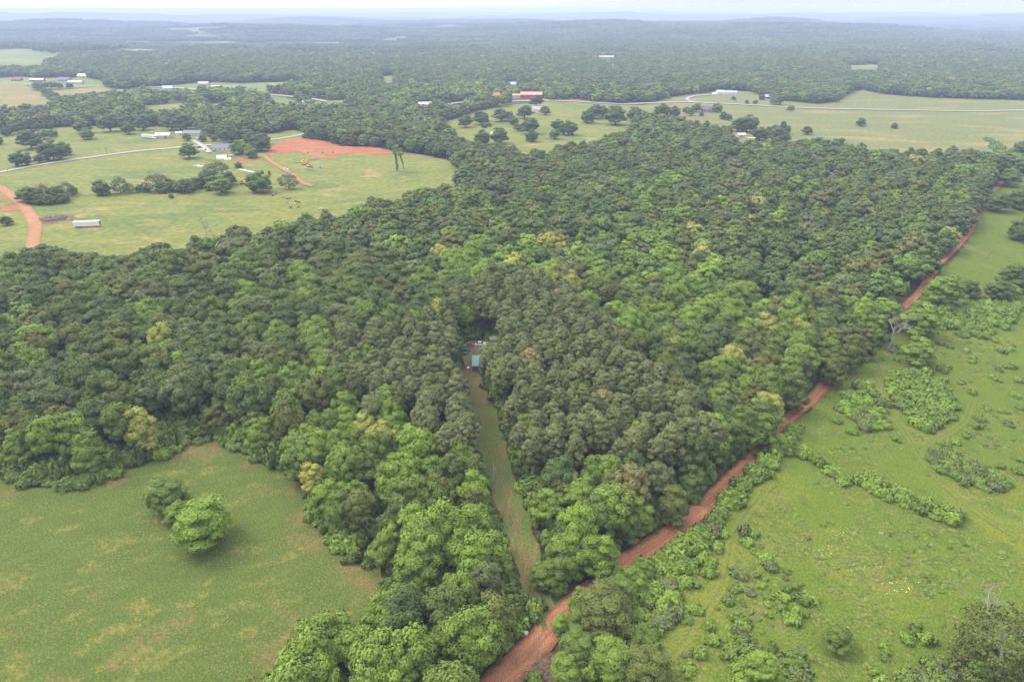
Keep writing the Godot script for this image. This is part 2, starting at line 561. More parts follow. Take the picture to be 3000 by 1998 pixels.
func shrub_mesh(sd: int, lobes: int, leaves: int, size: float, spread: float) -> MB:
	rng.seed = sd
	var m := MB.new()
	for i in lobes:
		var d := sphere_point(i, lobes, rf(0, 1))
		if d.y < -0.2:
			d.y = -d.y * 0.4
		var at := Vector3(d.x * 0.85 * spread, 0.42 + d.y * 0.7, d.z * 0.85 * spread) * rf(0.5, 1.2)
		var r := rf(0.28, 0.62)
		bough(m, at, Vector3(r, r * 0.85, r), Vector3(0, 0.2, 0), leaves, size, rf(0.66, 0.94), 1.15, 0.5)
	m.blob(Vector3(0, 0.4, 0), Vector3(0.8 * spread, 0.6, 0.8 * spread), enc(Color(0.66, 0.7, 0.6)), 4, 7)
	return m

func twigs(m: MB, from: Vector3, dir: Vector3, length: float, r: float, level: int) -> void:
	var mid := from + dir * length * 0.5 + rand_dir() * length * 0.07
	var tip := from + (dir + rand_dir() * 0.18).normalized() * length
	m.tube([from, mid, tip], [r, r * 0.72, r * 0.42], 6 if level > 1 else 4, Color.WHITE, false)
	if level <= 0:
		return
	var k := 4 if level > 1 else 5
	for i in k:
		var at := mid.lerp(tip, float(i) / (k - 1) if level < 3 else 0.2 + 0.8 * i / (k - 1))
		var d := (dir * 0.75 + rand_dir() * 0.85 + Vector3(0, 0.12, 0)).normalized()
		twigs(m, at, d, length * rf(0.5, 0.72), r * 0.45, level - 1)

func bare_tree_mesh(sd: int, h: float, thick: float) -> MB:
	rng.seed = sd
	var m := MB.new()
	twigs(m, Vector3(0, -0.4, 0), Vector3(0.12, 1, 0.05).normalized(), h * 0.55, h * thick, 3)
	return m

# ---------------------------------------------------------------- where woods stand
var fields := []      # grown outlines that trees keep off
var boxes := []
var pines: PackedVector2Array
var zone := {}
var lane_wide: PackedVector2Array

func keep_off(p: PackedVector2Array) -> void:
	fields.append(p)
	var b := Rect2(p[0], Vector2.ZERO)
	for q in p:
		b = b.expand(q)
	boxes.append(b)

func open_at(q: Vector2) -> bool:
	for i in fields.size():
		if boxes[i].has_point(q) and Geometry2D.is_point_in_polygon(q, fields[i]):
			return true
	return false

# the part of the country that a camera here or a few steps aside looks over
func in_sight(q: Vector2, slack: float) -> bool:
	if q.y > -58.0:
		return false
	return absf(q.x) < -q.y * 0.86 + slack

var trees := []       # [x, z, radius, height, tone, shape, turn] with shape 0..4 broadleaf, 10.. pine

func plant_woods() -> void:
	rng.seed = 4711
	var z := -62.0
	while z > -2050.0:
		var d := -z
		var s := lerpf(7.4, 9.0, smoothstep(190.0, 300.0, d)) if d < 420.0 else lerpf(9.0, 10.5, smoothstep(420.0, 1100.0, d))
		var x := -(d * 0.86 + 45.0)
		while x < d * 0.86 + 45.0:
			var q := Vector2(x + rf(-0.46, 0.46) * s, z + rf(-0.46, 0.46) * s)
			x += s
			var roll := rng.randf()
			var roll2 := rng.randf()
			var roll3 := rng.randf()
			if not in_sight(q, 40.0) or open_at(q):
				continue
			if Geometry2D.is_point_in_polygon(q, pines) or Geometry2D.is_point_in_polygon(q, lane_wide):
				continue
			var at_edge := false
			for e in [Vector2(6.5, 0), Vector2(-6.5, 0), Vector2(0, 6.5), Vector2(0, -6.5)]:
				at_edge = at_edge or open_at(q + e)
			if q.length() > 1900.0 and far_open(q.x, q.y) > 0.3:
				continue
			if Geometry2D.is_point_in_polygon(q, zone.thin_wood) and roll3 < 0.42:
				continue
			var p_light := 0.15
			if Geometry2D.is_point_in_polygon(q, zone.light_a) or Geometry2D.is_point_in_polygon(q, zone.light_b):
				p_light = 0.72
			elif Geometry2D.is_point_in_polygon(q, zone.light_c):
				p_light = 0.62
			elif Geometry2D.is_point_in_polygon(q, zone.light_d):
				p_light = 0.88
			elif Geometry2D.is_point_in_polygon(q, zone.light_e) or Geometry2D.is_point_in_polygon(q, zone.thin_wood):
				p_light = 0.42
			else:
				p_light *= lerpf(1.0, 0.5, smoothstep(380.0, 520.0, d))
			p_light += 0.36 * lerpf(1.0, 0.5, smoothstep(380.0, 520.0, d)) * n_a.get_noise_2d(q.x * 1.5, q.y * 1.5)
			var tone := 0
			if roll < p_light:
				tone = 4 if roll2 < 0.55 else (5 if roll2 < 0.8 else (3 if roll2 < 0.95 else 6))
			else:
				tone = [0, 0, 0, 1, 1, 2, 2, 3, 3, 7][int(roll2 * 9.99)]
			var old_wood := q.x < 0.0 and q.y < -175.0 and d < 600.0
			var skip := rng.randf()
			if old_wood and skip < 0.12 and not at_edge:
				continue
			var big := 1.12 if old_wood else 1.0
			var grown := rng.randf()
			var r := s * lerpf(0.47, 0.76, grown) * big
			var h := (lerpf(11.5, 17.5, grown) + rf(-1.2, 1.8)) * (1.1 if old_wood else 1.0)
			if at_edge:
				h *= 0.88
			trees.append([q.x, q.y, r, h, tone, (5 + int(roll3 * 2.99)) if at_edge else int(roll3 * 4.99), rf(0, TAU)])
		z -= s * 0.9
	# the planted pines stand closer
	z = -120.0
	while z > -330.0:
		var x := -130.0
		while x < 150.0:
			var q := Vector2(x + rf(-0.4, 0.4) * 5.1, z + rf(-0.4, 0.4) * 5.1)
			x += 5.1
			var roll := rng.randf()
			var roll2 := rng.randf()
			var rr := rf(2.5, 3.9)
			if open_at(q) or not Geometry2D.is_point_in_polygon(q, pines):
				continue
			if roll < 0.075:
				trees.append([q.x, q.y, rf(3.2, 4.4), rf(13, 17), 5 if roll2 < 0.4 else (4 if roll2 < 0.8 else 3), int(roll2 * 4.99), rf(0, TAU)])
				continue
			trees.append([q.x, q.y, rr, rf(15.0, 19.5), 10 if roll2 > 0.98 else (9 if roll2 > 0.6 else 8), 10 + int(roll2 * 3.99), rf(0, TAU)])
		z -= 4.8
	for q in FRONT_PINES:   # pines that stand before the cabin
		trees.append([q[0], q[1], rf(2.7, 3.4), rf(15.5, 18.5), 8 + int(rf(0, 1.99)), 10 + int(rf(0, 3.99)), rf(0, TAU)])
	for s in SPOTS:   # single trees whose colour stands out
		var best := -1
		var near := 1e9
		for i in trees.size():
			var dd := Vector2(trees[i][0] - s[0], trees[i][1] - s[1]).length()
			if dd < near and trees[i][5] < 10:
				near = dd
				best = i
		if best >= 0 and near < 14.0:
			trees[best][4] = int(s[2])
			trees[best][2] = maxf(trees[best][2], 4.6)
			trees[best][3] = maxf(trees[best][3], 16.5)

func seen_size(x: float, z: float, r: float) -> float:   # how large it shows from the drone: 0 when out of the frame
	var dy := -CAM_H + 9.0
	var fwd := -z * cos(PITCH) - dy * sin(PITCH)
	if fwd < 5.0:
		return 0.0
	var up := (dy * cos(PITCH) - z * sin(PITCH)) / fwd
	var side := absf(x) / fwd
	var m := r / fwd
	if side > 0.75 + m or up < -0.5 - m or up > 0.5:
		return 0.0
	return m

const CAM_H := 120.0
const PITCH := 0.452789
const LANDMARKS := [["the blue-roofed brick cabin", -12.0, -221.9], ["the grey pole in the cleared lane", -5.1, -154.5], ["the grey pole beside the red road", 5.2, -96.5], ["the three lone pasture trees", -81.2, -133.9], ["the white trailer in the hay field", -258.8, -403.9], ["the debris pit", -289.3, -421.1], ["the bare grey tree", 147.1, -239.0], ["the half-bare tree at the meadow corner", 96.5, -95.1], ["the red clay clearing", -169.7, -667.3], ["the notch of the pasture", -51.5, -139.0], ["the yellow-green tree by the road", 80.1, -183.1], ["the bright tree over the red road", 193.2, -284.0], ["the dark oak beside the red road", 319.2, -441.3], ["the felled logs in the lane", -8.7, -183.1], ["the vine-wrapped snag", -94.0, -563.9], ["the tan shed", 237.2, -728.9], ["the top corner of the pasture", -94.3, -174.6], ["the bare patch above the pasture", -49.7, -218.0], ["the white hoop shelters", -256.9, -617.7], ["the steep kink of the red road", 79.2, -176.4], ["the pale boulder", 2.8, -103.3], ["the red-roofed warehouse", 26.3, -1110.1], ["the white long house", 339.0, -1148.1], ["the red barn", 392.5, -1110.1], ["the grey-roofed house by the far road", 257.9, -944.3], ["the tan barn near the trucks", -362.0, -731.0], ["the cattle herd", -150.1, -463.2], ["the hidden white shed in the oaks", -239.0, -350.4], ["the hollow west of the pines", -101.4, -246.3], ["the ridge north of the pines", 11.9, -382.0], ["the wood behind the hay field", -44.9, -441.3], ["the wood by the grain field", 237.4, -497.4], ["the bend where the road vanishes", 110.2, -208.1], ["the grassy saddle", 170.1, -237.2], ["the dark thicket on the meadow", 130.1, -159.2], ["the gully hedge in the meadow", 106.8, -150.0], ["the white wildflower patch", 89.0, -115.3], ["the red road edge below the pines", 43.9, -137.0], ["the left edge of the pasture", -137.9, -154.5], ["the forest above the left pasture edge", -154.3, -205.7]]
const BARE := [[-53.3, -141.0, 4.0], [-59.9, -151.5, 3.5], [-47.9, -130.2, 4.0], [-37.7, -123.8, 6.0], [-96.7, -169.2, 4.0], [-89.2, -172.4, 4.5], [-76.4, -163.8, 3.5], [-112.4, -155.3, 3.0], [-74.7, -131.4, 4.0], [-33.4, -118.4, 6.0], [-89.5, -139.6, 3.5], [-35.9, -101.3, 5.0], [-138.7, -151.5, 4.0]]
const FRONT_PINES := [[-7.9, -209.0], [-6.6, -205.2], [-8.2, -202.0], [-5.8, -212.4], [-4.8, -207.6], [-6.3, -199.7], [-4.4, -201.5]]
const SPOTS := [[0.8, -305.5, 6], [17.1, -292.6, 6], [23.6, -286.0, 6], [-6.7, -320.5, 6], [-107.4, -158.8, 6], [-114.6, -279.7, 5], [-40.4, -325.3, 6], [-0.4, -343.2, 6], [-19.1, -209.6, 5], [-61.7, -197.1, 5], [-30.3, -175.4, 5], [-110.9, -167.0, 6], [-10.3, -329.1, 5], [72.7, -346.7, 5], [41.1, -169.3, 5], [55.4, -170.6, 5], [31.5, -145.3, 10], [7.6, -158.1, 5], [61.1, -159.3, 5], [43.1, -238.8, 5], [144.1, -238.8, 5], [-48.5, -362.2, 6], [-115.8, -349.8, 4], [4.8, -185.1, 10]]

func nth(k: int) -> String:
	if k == 1:
		return "first"
	var end := "th"
	if k % 10 < 4 and k % 10 > 0 and (k / 10) % 10 != 1:
		end = ["th", "st", "nd", "rd"][k % 10]
	return "%d%s" % [k, end]

func size_word(r: float, words: Array, cuts: Array) -> String:
	return words[0] if r < cuts[0] else (words[1] if r < cuts[1] else words[2])

# a label that only one of its kind can bear: its look, and how many such stand between it and something one can find
func place_label(kinds: Dictionary, key: String, x: float, z: float, noun: String) -> String:
	var best := 0
	var near := 1e9
	for i in LANDMARKS.size():
		var d := Vector2(LANDMARKS[i][1] - x, LANDMARKS[i][2] - z).length()
		if d < near:
			near = d
			best = i
	var l = LANDMARKS[best]
	var k := 1
	for q in kinds[key]:
		if Vector2(l[1] - q.x, l[2] - q.y).length() < near - 0.001:
			k += 1
	return "%s %s, %s such from %s" % [key, noun, nth(k), l[0]]

func many(called: String, m: Mesh, where: Array, tint: Array, label: String, category: String) -> void:
	if where.is_empty():
		return
	var mm := MultiMesh.new()
	mm.transform_format = MultiMesh.TRANSFORM_3D
	mm.use_colors = not tint.is_empty()
	mm.mesh = m
	mm.instance_count = where.size()
	for i in where.size():
		mm.set_instance_transform(i, where[i])
		if not tint.is_empty():
			mm.set_instance_color(i, tint[i])
	var o := MultiMeshInstance3D.new()
	o.name = numbered(called)
	o.multimesh = mm
	o.set_meta("kind", "stuff")
	tag(o, label, category)
	add_child(o, true)

func placed(x: float, z: float, r: float, h: float, turn: float, r0: float, h0: float) -> Transform3D:
	return Transform3D(Basis(Vector3.UP, turn).scaled(Vector3(r / r0, h / h0, r / r0)), on(x, z))

func jitter_tone(t: int) -> Color:
	var c := lin(TONES[t])
	var f := rf(0.86, 1.16)
	return enc(Color(c.r * f * rf(0.92, 1.08), c.g * f, c.b * f * rf(0.9, 1.12)))

func two_surfaces(a: MB, am: Material, b: MB, bm: Material) -> ArrayMesh:
	var m := a.mesh(am)
	return b.into(m, bm)

# ---------------------------------------------------------------- buildings and other made things
func gable(L: float, W: float, h: float, rise: float, over: float, thick := 0.12) -> MB:   # ridge along x
	var m := MB.new()
	var y := h
	var drop := rise * over / (W * 0.5)
	for s in [-1.0, 1.0]:
		var a := Vector3(-L / 2 - over, y + rise, 0)
		var b := Vector3(L / 2 + over, y + rise, 0)
		var c := Vector3(L / 2 + over, y - drop, s * (W / 2 + over))
		var d := Vector3(-L / 2 - over, y - drop, s * (W / 2 + over))
		var up := Vector3(0, thick, 0)
		var top := [a + up, d + up, c + up, b + up]
		var under := [a, b, c, d]
		if s < 0:
			top.reverse()
			under.reverse()
		m.face(top)
		m.face(under)
		m.quad((c + d + up) / 2.0, (c - d) / 2.0, up / 2.0, Vector3(0, 0, s), Color.WHITE)
		for e in [[a, d, -1.0], [b, c, 1.0]]:
			m.tri(e[0], e[1], e[1] + up, Vector3(e[2], 0, 0), Color.WHITE)
			m.tri(e[0], e[1] + up, e[0] + up, Vector3(e[2], 0, 0), Color.WHITE)
	return m

func gable_walls(L: float, W: float, h: float, rise: float) -> MB:
	var m := MB.new()
	var a := L / 2
	var b := W / 2
	for s in [-1.0, 1.0]:
		m.quad(Vector3(0, h / 2, s * b), Vector3(a, 0, 0), Vector3(0, h / 2, 0), Vector3(0, 0, s), Color.WHITE)
		m.quad(Vector3(s * a, h / 2, 0), Vector3(0, 0, b), Vector3(0, h / 2, 0), Vector3(s, 0, 0), Color.WHITE)
		m.tri(Vector3(s * a, h, -b), Vector3(s * a, h, b), Vector3(s * a, h + rise, 0), Vector3(s, 0, 0), Color.WHITE)
	return m

func one_box(at: Vector3, size: Vector3, turn := Basis()) -> ArrayMesh:
	var m := MB.new()
	m.box(at, size, turn)
	return m.mesh()

# wins: [x along the wall, side (+1 front z, -1 back, 2 end +x, -2 end -x), y of the middle, width, height]
func house(called: String, label: String, cat: String, at: Vector3, turn: float, L: float, W: float, h: float, rise: float, wall: Array, roof: Array, wins: Array, door: Array, metal := false, ribs := false) -> Node3D:
	var o := thing(called, label, cat, at, turn)
	part("wall", gable_walls(L, W, h, rise).mesh(), paint(wall[0], wall[1], wall[2]), o)
	var r := part("roof", gable(L, W, h, rise, 0.4).mesh(), paint(roof[0], roof[1], roof[2], 0.45 if metal else 0.85, 0.25 if metal else 0.0), o)
	var cap := part("ridge_cap", one_box(Vector3(0, h + rise + 0.12, 0), Vector3(L + 0.85, 0.08, 0.35)), paint(roof[0] * 0.85, roof[1] * 0.85, roof[2] * 0.85), r)
	if ribs:
		var slope := atan2(rise, W / 2)
		var long := Vector2(W / 2 + 0.4, rise * (1.0 + 0.8 / W)).length()
		var rib := one_box(Vector3.ZERO, Vector3(0.06, 0.06, long))
		var k := int((L + 0.8) / 0.6)
		for i in k:
			for s in [-1.0, 1.0]:
				var q := part("roof_rib", rib, paint(roof[0] * 1.1, roof[1] * 1.1, roof[2] * 1.1, 0.45, 0.25), r)
				q.transform = Transform3D(Basis(Vector3.RIGHT, s * slope), Vector3(-L / 2 - 0.3 + 0.6 * i, h + rise * 0.5 + 0.15 - rise * 0.4 / W, s * (W / 4 + 0.2)))
	for w in wins:
		add_opening(o, "window", w, L, W, [0.75, 0.75, 0.75], [0.05, 0.06, 0.075])
	if door:
		add_opening(o, "door", door, L, W, [0.6, 0.6, 0.6], [0.25, 0.2, 0.17])
	return o

func add_opening(o: Node3D, called: String, w: Array, L: float, W: float, frame: Array, pane: Array) -> void:
	var side: float = w[1]
	var turn := Basis() if absf(side) < 1.5 else Basis(Vector3.UP, PI / 2)
	var at := Vector3(w[0], w[2], signf(side) * (W / 2 + 0.02)) if absf(side) < 1.5 else Vector3(signf(side) * (L / 2 + 0.02), w[2], w[0])
	var out := (Vector3(0, 0, signf(side)) if absf(side) < 1.5 else Vector3(signf(side), 0, 0))
	var p := part(called, one_box(at, Vector3(w[3], w[4], 0.1), turn), paint(frame[0], frame[1], frame[2]), o)
	part("pane" if called == "window" else "panel", one_box(at + out * 0.04, Vector3(w[3] - 0.24, w[4] - 0.24, 0.08), turn), paint(pane[0], pane[1], pane[2], 0.25), p)

func wheel(parent: Node3D, at: Vector3, r: float, w: float) -> void:
	var m := MB.new()
	m.tube([at + Vector3(0, 0, -w / 2), at + Vector3(0, 0, -w / 2 + 0.03), at + Vector3(0, 0, w / 2 - 0.03), at + Vector3(0, 0, w / 2)], [r * 0.85, r, r, r * 0.85], 12)
	var p := part("wheel", m.mesh(), paint(0.025, 0.025, 0.025, 0.9), parent)
	var h := MB.new()
	h.tube([at + Vector3(0, 0, -w / 2 - 0.02), at + Vector3(0, 0, w / 2 + 0.02)], [r * 0.5, r * 0.5], 8)
	part("rim", h.mesh(), paint(0.45, 0.45, 0.45, 0.4, 0.6), p)

# a body whose side outline [x, y ...] is swept across its width, narrower by tuck at the top
func swept(outline: Array, width: float, tuck: float, top: float) -> MB:
	var m := MB.new()
	var p := pv(outline)
	var z := func(y: float) -> float: return width / 2 - tuck * clampf(y / top, 0.0, 1.0)
	var tris := Geometry2D.triangulate_polygon(p)
	for s in [-1.0, 1.0]:
		for i in range(0, tris.size(), 3):
			var q := []
			for k in 3:
				var a: Vector2 = p[tris[i + k]]
				q.append(Vector3(a.x, a.y, s * z.call(a.y)))
			m.tri(q[0], q[1], q[2], Vector3(0, 0.2, s).normalized(), Color.WHITE)
	var area := 0.0
	for i in p.size():
		area += p[i].cross(p[(i + 1) % p.size()])
	for i in p.size():
		var a := p[i]
		var b := p[(i + 1) % p.size()]
		var nn := Vector3(b.y - a.y, a.x - b.x, 0).normalized() * signf(area)
		var za: float = z.call(a.y)
		var zb: float = z.call(b.y)
		m.tri(Vector3(a.x, a.y, -za), Vector3(b.x, b.y, -zb), Vector3(b.x, b.y, zb), nn, Color.WHITE)
		m.tri(Vector3(a.x, a.y, -za), Vector3(b.x, b.y, zb), Vector3(a.x, a.y, za), nn, Color.WHITE)
	return m

func car(label: String, at: Vector3, turn: float, col: Array, kind := "car", group := "") -> Node3D:
	var o := thing("parked_" + kind, label, "car" if kind == "car" else "pickup", at, turn, group)
	var low := [-2.2, 0.35, -2.25, 0.75, -2.1, 0.95, -1.2, 1.0, 1.3, 1.0, 2.15, 0.85, 2.25, 0.6, 2.2, 0.35]
	part("body", swept(low, 1.8, 0.08, 1.0).mesh(), paint(col[0], col[1], col[2], 0.3), o)
	var top := [-1.75, 1.0, -1.2, 1.48, 0.35, 1.5, 1.05, 1.0] if kind == "car" else [-0.5, 1.0, -0.35, 1.65, 0.75, 1.65, 1.3, 1.0]
	part("glasshouse", swept(top, 1.66, 0.22, 1.5).mesh(), paint(0.03, 0.035, 0.045, 0.15), o)
	part("roof", one_box(Vector3(-0.42 if kind == "car" else 0.2, 1.51 if kind == "car" else 1.66, 0), Vector3(1.5 if kind == "car" else 1.05, 0.06, 1.3)), paint(col[0], col[1], col[2], 0.3), o)
	for x in [-1.4, 1.4]:
		for s in [-0.8, 0.8]:
			wheel(o, Vector3(x, 0.34, s), 0.34, 0.22)
	for s in [-0.6, 0.6]:
		part("headlight", one_box(Vector3(2.2, 0.7, s), Vector3(0.1, 0.16, 0.36)), paint(0.7, 0.7, 0.68, 0.2), o)
	return o

func box_trailer(o: Node3D, x0: float, x1: float) -> void:
	var L := x1 - x0
	var mid := (x0 + x1) / 2
	part("cargo_box", one_box(Vector3(mid, 2.55, 0), Vector3(L, 2.75, 2.55)), paint(0.78, 0.78, 0.78, 0.5), o)
	var rib := one_box(Vector3.ZERO, Vector3(0.05, 2.6, 0.04))
	for i in int(L / 1.2):
		for s in [-1.0, 1.0]:
			part("side_rib", rib, paint(0.62, 0.62, 0.63, 0.5), o).position = Vector3(x0 + 0.6 + 1.2 * i, 2.55, s * 1.29)
	part("frame_rail", one_box(Vector3(mid, 1.05, 0), Vector3(L - 0.6, 0.22, 1.1)), paint(0.06, 0.06, 0.06), o)
	part("top_rail", one_box(Vector3(mid, 3.95, 0), Vector3(L + 0.06, 0.07, 2.4)), paint(0.7, 0.7, 0.71, 0.4), o)
	for x in [x0 + 1.2, x0 + 2.4]:
		for s in [-0.95, 0.95]:
			wheel(o, Vector3(x, 0.5, s), 0.5, 0.5)

func cow(label: String, at: Vector3, turn: float, col: Array, grazing: bool) -> void:
	var m := MB.new()
	m.tube([Vector3(-0.95, 1.0, 0), Vector3(-0.85, 1.08, 0), Vector3(-0.45, 1.02, 0), Vector3(0.1, 0.98, 0), Vector3(0.5, 1.05, 0), Vector3(0.8, 1.15, 0), Vector3(0.95, 1.15, 0)], [0.1, 0.3, 0.37, 0.4, 0.4, 0.3, 0.16], 10)
	var head := Vector3(1.35, 0.35, 0) if grazing else Vector3(1.4, 1.45, 0)
	m.tube([Vector3(0.75, 1.15, 0), Vector3(0.95, 1.15, 0).lerp(head, 0.45), head, head + (Vector3(0.22, -0.22, 0) if grazing else Vector3(0.34, -0.14, 0))], [0.28, 0.2, 0.16, 0.09], 8)
	for x in [-0.7, 0.6]:
		for s in [-0.2, 0.2]:
			var knee := Vector3(x + (0.06 if x < 0 else 0.02), 0.48, s)
			m.tube([Vector3(x, 1.0, s), Vector3(x - (0.04 if x < 0 else 0.0), 0.7, s), knee - (Vector3(0.1, 0, 0) if x < 0 else Vector3.ZERO), Vector3(x, 0.06, s), Vector3(x + 0.06, 0.0, s)], [0.17, 0.12, 0.075, 0.055, 0.06], 6)
	for s in [-0.16, 0.16]:
		m.tube([head + Vector3(-0.05, 0.1, s * 0.6), head + Vector3(-0.1, 0.14, s * 1.6)], [0.05, 0.03], 5)
	m.tube([Vector3(-0.95, 1.15, 0), Vector3(-1.06, 0.8, 0), Vector3(-1.06, 0.4, 0)], [0.04, 0.025, 0.04], 5)
	var o := solo("cow", m.mesh(), paint(col[0], col[1], col[2]), at, turn)
	tag(o, label, "cow", "cattle of the hay field")

func tube_mesh(path: Array, radii: Array, sides := 8) -> ArrayMesh:
	var m := MB.new()
	m.tube(path, radii, sides)
	return m.mesh()

func utility_pole(label: String, at: Vector3, h: float, arm: bool, turn: float, group := "") -> void:
	var o := thing("utility_pole", label, "utility pole", at, turn, group)
	part("post", tube_mesh([Vector3(0, -0.5, 0), Vector3(0, h * 0.5, 0), Vector3(0, h, 0)], [0.17, 0.15, 0.12]), paint(0.42, 0.39, 0.36), o)
	if arm:
		part("crossarm", one_box(Vector3(0, h - 0.5, 0.12), Vector3(2.2, 0.14, 0.12)), paint(0.36, 0.33, 0.3), o)
		for x in [-1.0, -0.35, 0.35, 1.0]:
			part("insulator", tube_mesh([Vector3(x, h - 0.42, 0.12), Vector3(x, h - 0.22, 0.12)], [0.05, 0.04], 6), paint(0.5, 0.5, 0.5, 0.3), o)
	else:
		part("insulator", tube_mesh([Vector3(0, h, 0), Vector3(0, h + 0.22, 0)], [0.06, 0.05], 6), paint(0.5, 0.5, 0.5, 0.3), o)
		part("transformer", tube_mesh([Vector3(0.32, h - 1.5, 0), Vector3(0.32, h - 1.44, 0), Vector3(0.32, h - 0.76, 0), Vector3(0.32, h - 0.7, 0)], [0.17, 0.2, 0.2, 0.15]), paint(0.4, 0.41, 0.42, 0.5), o)

func wire(label: String, a: Vector3, b: Vector3, sag: float) -> void:
	var p := []
	var r := []
	for i in 17:
		var t := i / 16.0
		p.append(a.lerp(b, t) - Vector3(0, sag * 4.0 * t * (1.0 - t), 0))
		r.append(0.022)
	tag(solo("overhead_wire", tube_mesh(p, r, 5), paint(0.14, 0.14, 0.14, 0.6)), label, "wire", "overhead line through the cleared lane")

# ================================================================ the scene
func _ready() -> void:
	# --- camera, sky, sun, exposure
	var cam := Camera3D.new()
	cam.name = "camera"
	cam.position = Vector3(0, CAM_H, 0)
	cam.rotation = Vector3(-PITCH, 0, 0)
	cam.fov = 53.084
	cam.near = 0.5
	cam.far = 60000.0
	add_child(cam)
	cam.current = true
	var env := Environment.new()
	env.background_mode = Environment.BG_SKY
	env.sky = Sky.new()
	env.sky.sky_material = overcast()
	env.tonemap_mode = Environment.TONE_MAPPER_LINEAR
	env.tonemap_exposure = 2.45
	env.sdfgi_enabled = true
	env.ssao_enabled = true
	env.ssil_enabled = true
	env.fog_enabled = true
	env.fog_density = 0.00017
	env.fog_light_color = Color(0.78, 0.85, 1.0)
	var we := WorldEnvironment.new()
	we.name = "world_environment"
	we.environment = env
	add_child(we)
	var sun := DirectionalLight3D.new()
	sun.name = "sun"
	sun.light_energy = 0.5
	sun.light_angular_distance = 22.0
	sun.light_color = Color(1.0, 0.96, 0.89)
	sun.shadow_enabled = true
	sun.rotation = Vector3(deg_to_rad(-50.0), deg_to_rad(-108.0), 0)
	add_child(sun)

	for a in [[n_roll, 5, 1.0 / 350.0, 2], [n_hill, 9, 1.0 / 2600.0, 4], [n_a, 21, 1.0 / 60.0, 3], [n_b, 22, 1.0 / 9.0, 3], [n_c, 23, 1.0 / 4.0, 3], [n_patch, 31, 1.0 / 420.0, 3]]:
		var n: FastNoiseLite = a[0]
		n.noise_type = FastNoiseLite.TYPE_SIMPLEX_SMOOTH
		n.seed = a[1]
		n.frequency = a[2]
		n.fractal_octaves = a[3]
	wear_tex = grey_noise(512, 0.012, 5, 0.8, 1.0, 3)
	var grass_tex := grey_noise(1024, 0.03, 5, 0.74, 1.0, 11)
	var soil_tex := grey_noise(1024, 0.02, 6, 0.7, 1.0, 12)

	# --- outlines of fields and woods, metres east (x) and south (z) of the camera
	pines = pv([-62.7,-204.5, -60.2,-221.8, -45.4,-236.9, -30.0,-238.4, -23.6,-257.2, -14.6,-272.5, 3.0,-285.0, 20.5,-274.5, 27.0,-248.4, 36.1,-235.3, 40.6,-221.8, 40.7,-207.0, 47.9,-202.0, 52.6,-177.6, 57.8,-168.0, 57.2,-160.5, 53.0,-158.0, 43.5,-153.1, 34.9,-151.5, 23.1,-153.1, 13.8,-151.5, 5.6,-154.7, -0.4,-159.6, -5.9,-165.7, -10.4,-178.9, -12.8,-185.1, -13.2,-165.7, -10.6,-152.3, -20.0,-158.8, -29.8,-168.4, -36.7,-181.3, -53.4,-185.5])
	zone.light_a = pv([-85.5,-158.8, -76.9,-185.9, -64.1,-185.9, -40.5,-173.7, -21.2,-183.8, -9.6,-160.5, -9.7,-141.7, 0.0,-119.3, 4.3,-106.2, 3.6,-79.1, -54.0,-79.1, -41.1,-86.0, -36.1,-106.2, -26.4,-113.0, -32.5,-126.1, -51.4,-136.0, -56.2,-147.1, -65.9,-154.7])
	zone.light_b = pv([0.0,-157.1, 18.4,-152.3, 34.1,-141.9, 29.8,-121.6, 20.1,-107.0, 9.9,-104.3, 6.2,-119.3])
	zone.light_c = pv([-46.9,-274.5, -36.3,-315.6, -18.0,-349.3, 18.0,-349.3, 57.6,-375.4, 90.1,-349.3, 121.8,-287.2, 128.1,-248.4, 94.8,-188.1, 75.3,-171.8, 66.4,-175.6, 63.3,-204.5, 50.5,-229.1, 34.9,-259.1, 7.7,-291.6, -15.2,-287.2])
	zone.light_d = pv([-144.5,-162.6, -112.6,-166.2, -105.2,-151.1, -135.7,-145.2])
	zone.light_e = pv([-183.2,-1079.3, -135.3,-1150.7, -11.5,-1225.6, 75.1,-1140.0, 132.3,-1079.3, 223.3,-1051.3, 188.9,-996.9, 94.5,-996.9, -9.3,-977.1, -89.3,-939.4, -151.8,-939.4])
	zone.thin_wood = pv([-622.0,-1199.3, -339.3,-1199.3, -194.8,-1024.8, -212.5,-886.9, -319.6,-830.3, -411.9,-857.7, -491.6,-917.9, -584.4,-1024.8])
	var plots := {}
	plots.pasture = pv([-179.3,-149.3, -161.6,-153.0, -145.2,-156.9, -133.3,-153.3, -122.7,-151.5, -115.5,-155.8, -111.2,-160.5, -103.4,-167.2, -99.3,-172.8, -90.8,-176.4, -81.9,-169.2, -77.1,-165.8, -65.8,-160.0, -58.5,-151.5, -53.7,-145.7, -53.1,-140.3, -48.8,-133.9, -43.1,-127.8, -37.8,-124.4, -32.4,-121.9, -28.9,-117.0, -29.9,-107.1, -34.8,-100.0, -39.0,-96.6, -43.1,-91.9, -45.9,-86.0, -48.3,-66.6, -118.7,-61.6])
	plots.lane = pv([4.4,-106.1, 0.0,-123.3, -3.4,-139.0, -7.6,-157.6, -11.3,-174.6, -14.6,-187.1, -18.1,-203.4, -21.0,-216.7, -17.5,-223.2, -19.9,-237.2, -17.5,-245.1, -11.0,-247.6, -6.8,-243.2, -6.3,-234.3, -6.3,-220.0, -9.9,-216.4, -10.0,-206.9, -6.1,-194.4, -1.7,-174.6, 1.3,-154.5, 4.6,-137.7, 7.2,-123.3, 9.4,-112.8, 11.2,-108.0, 7.5,-101.3])
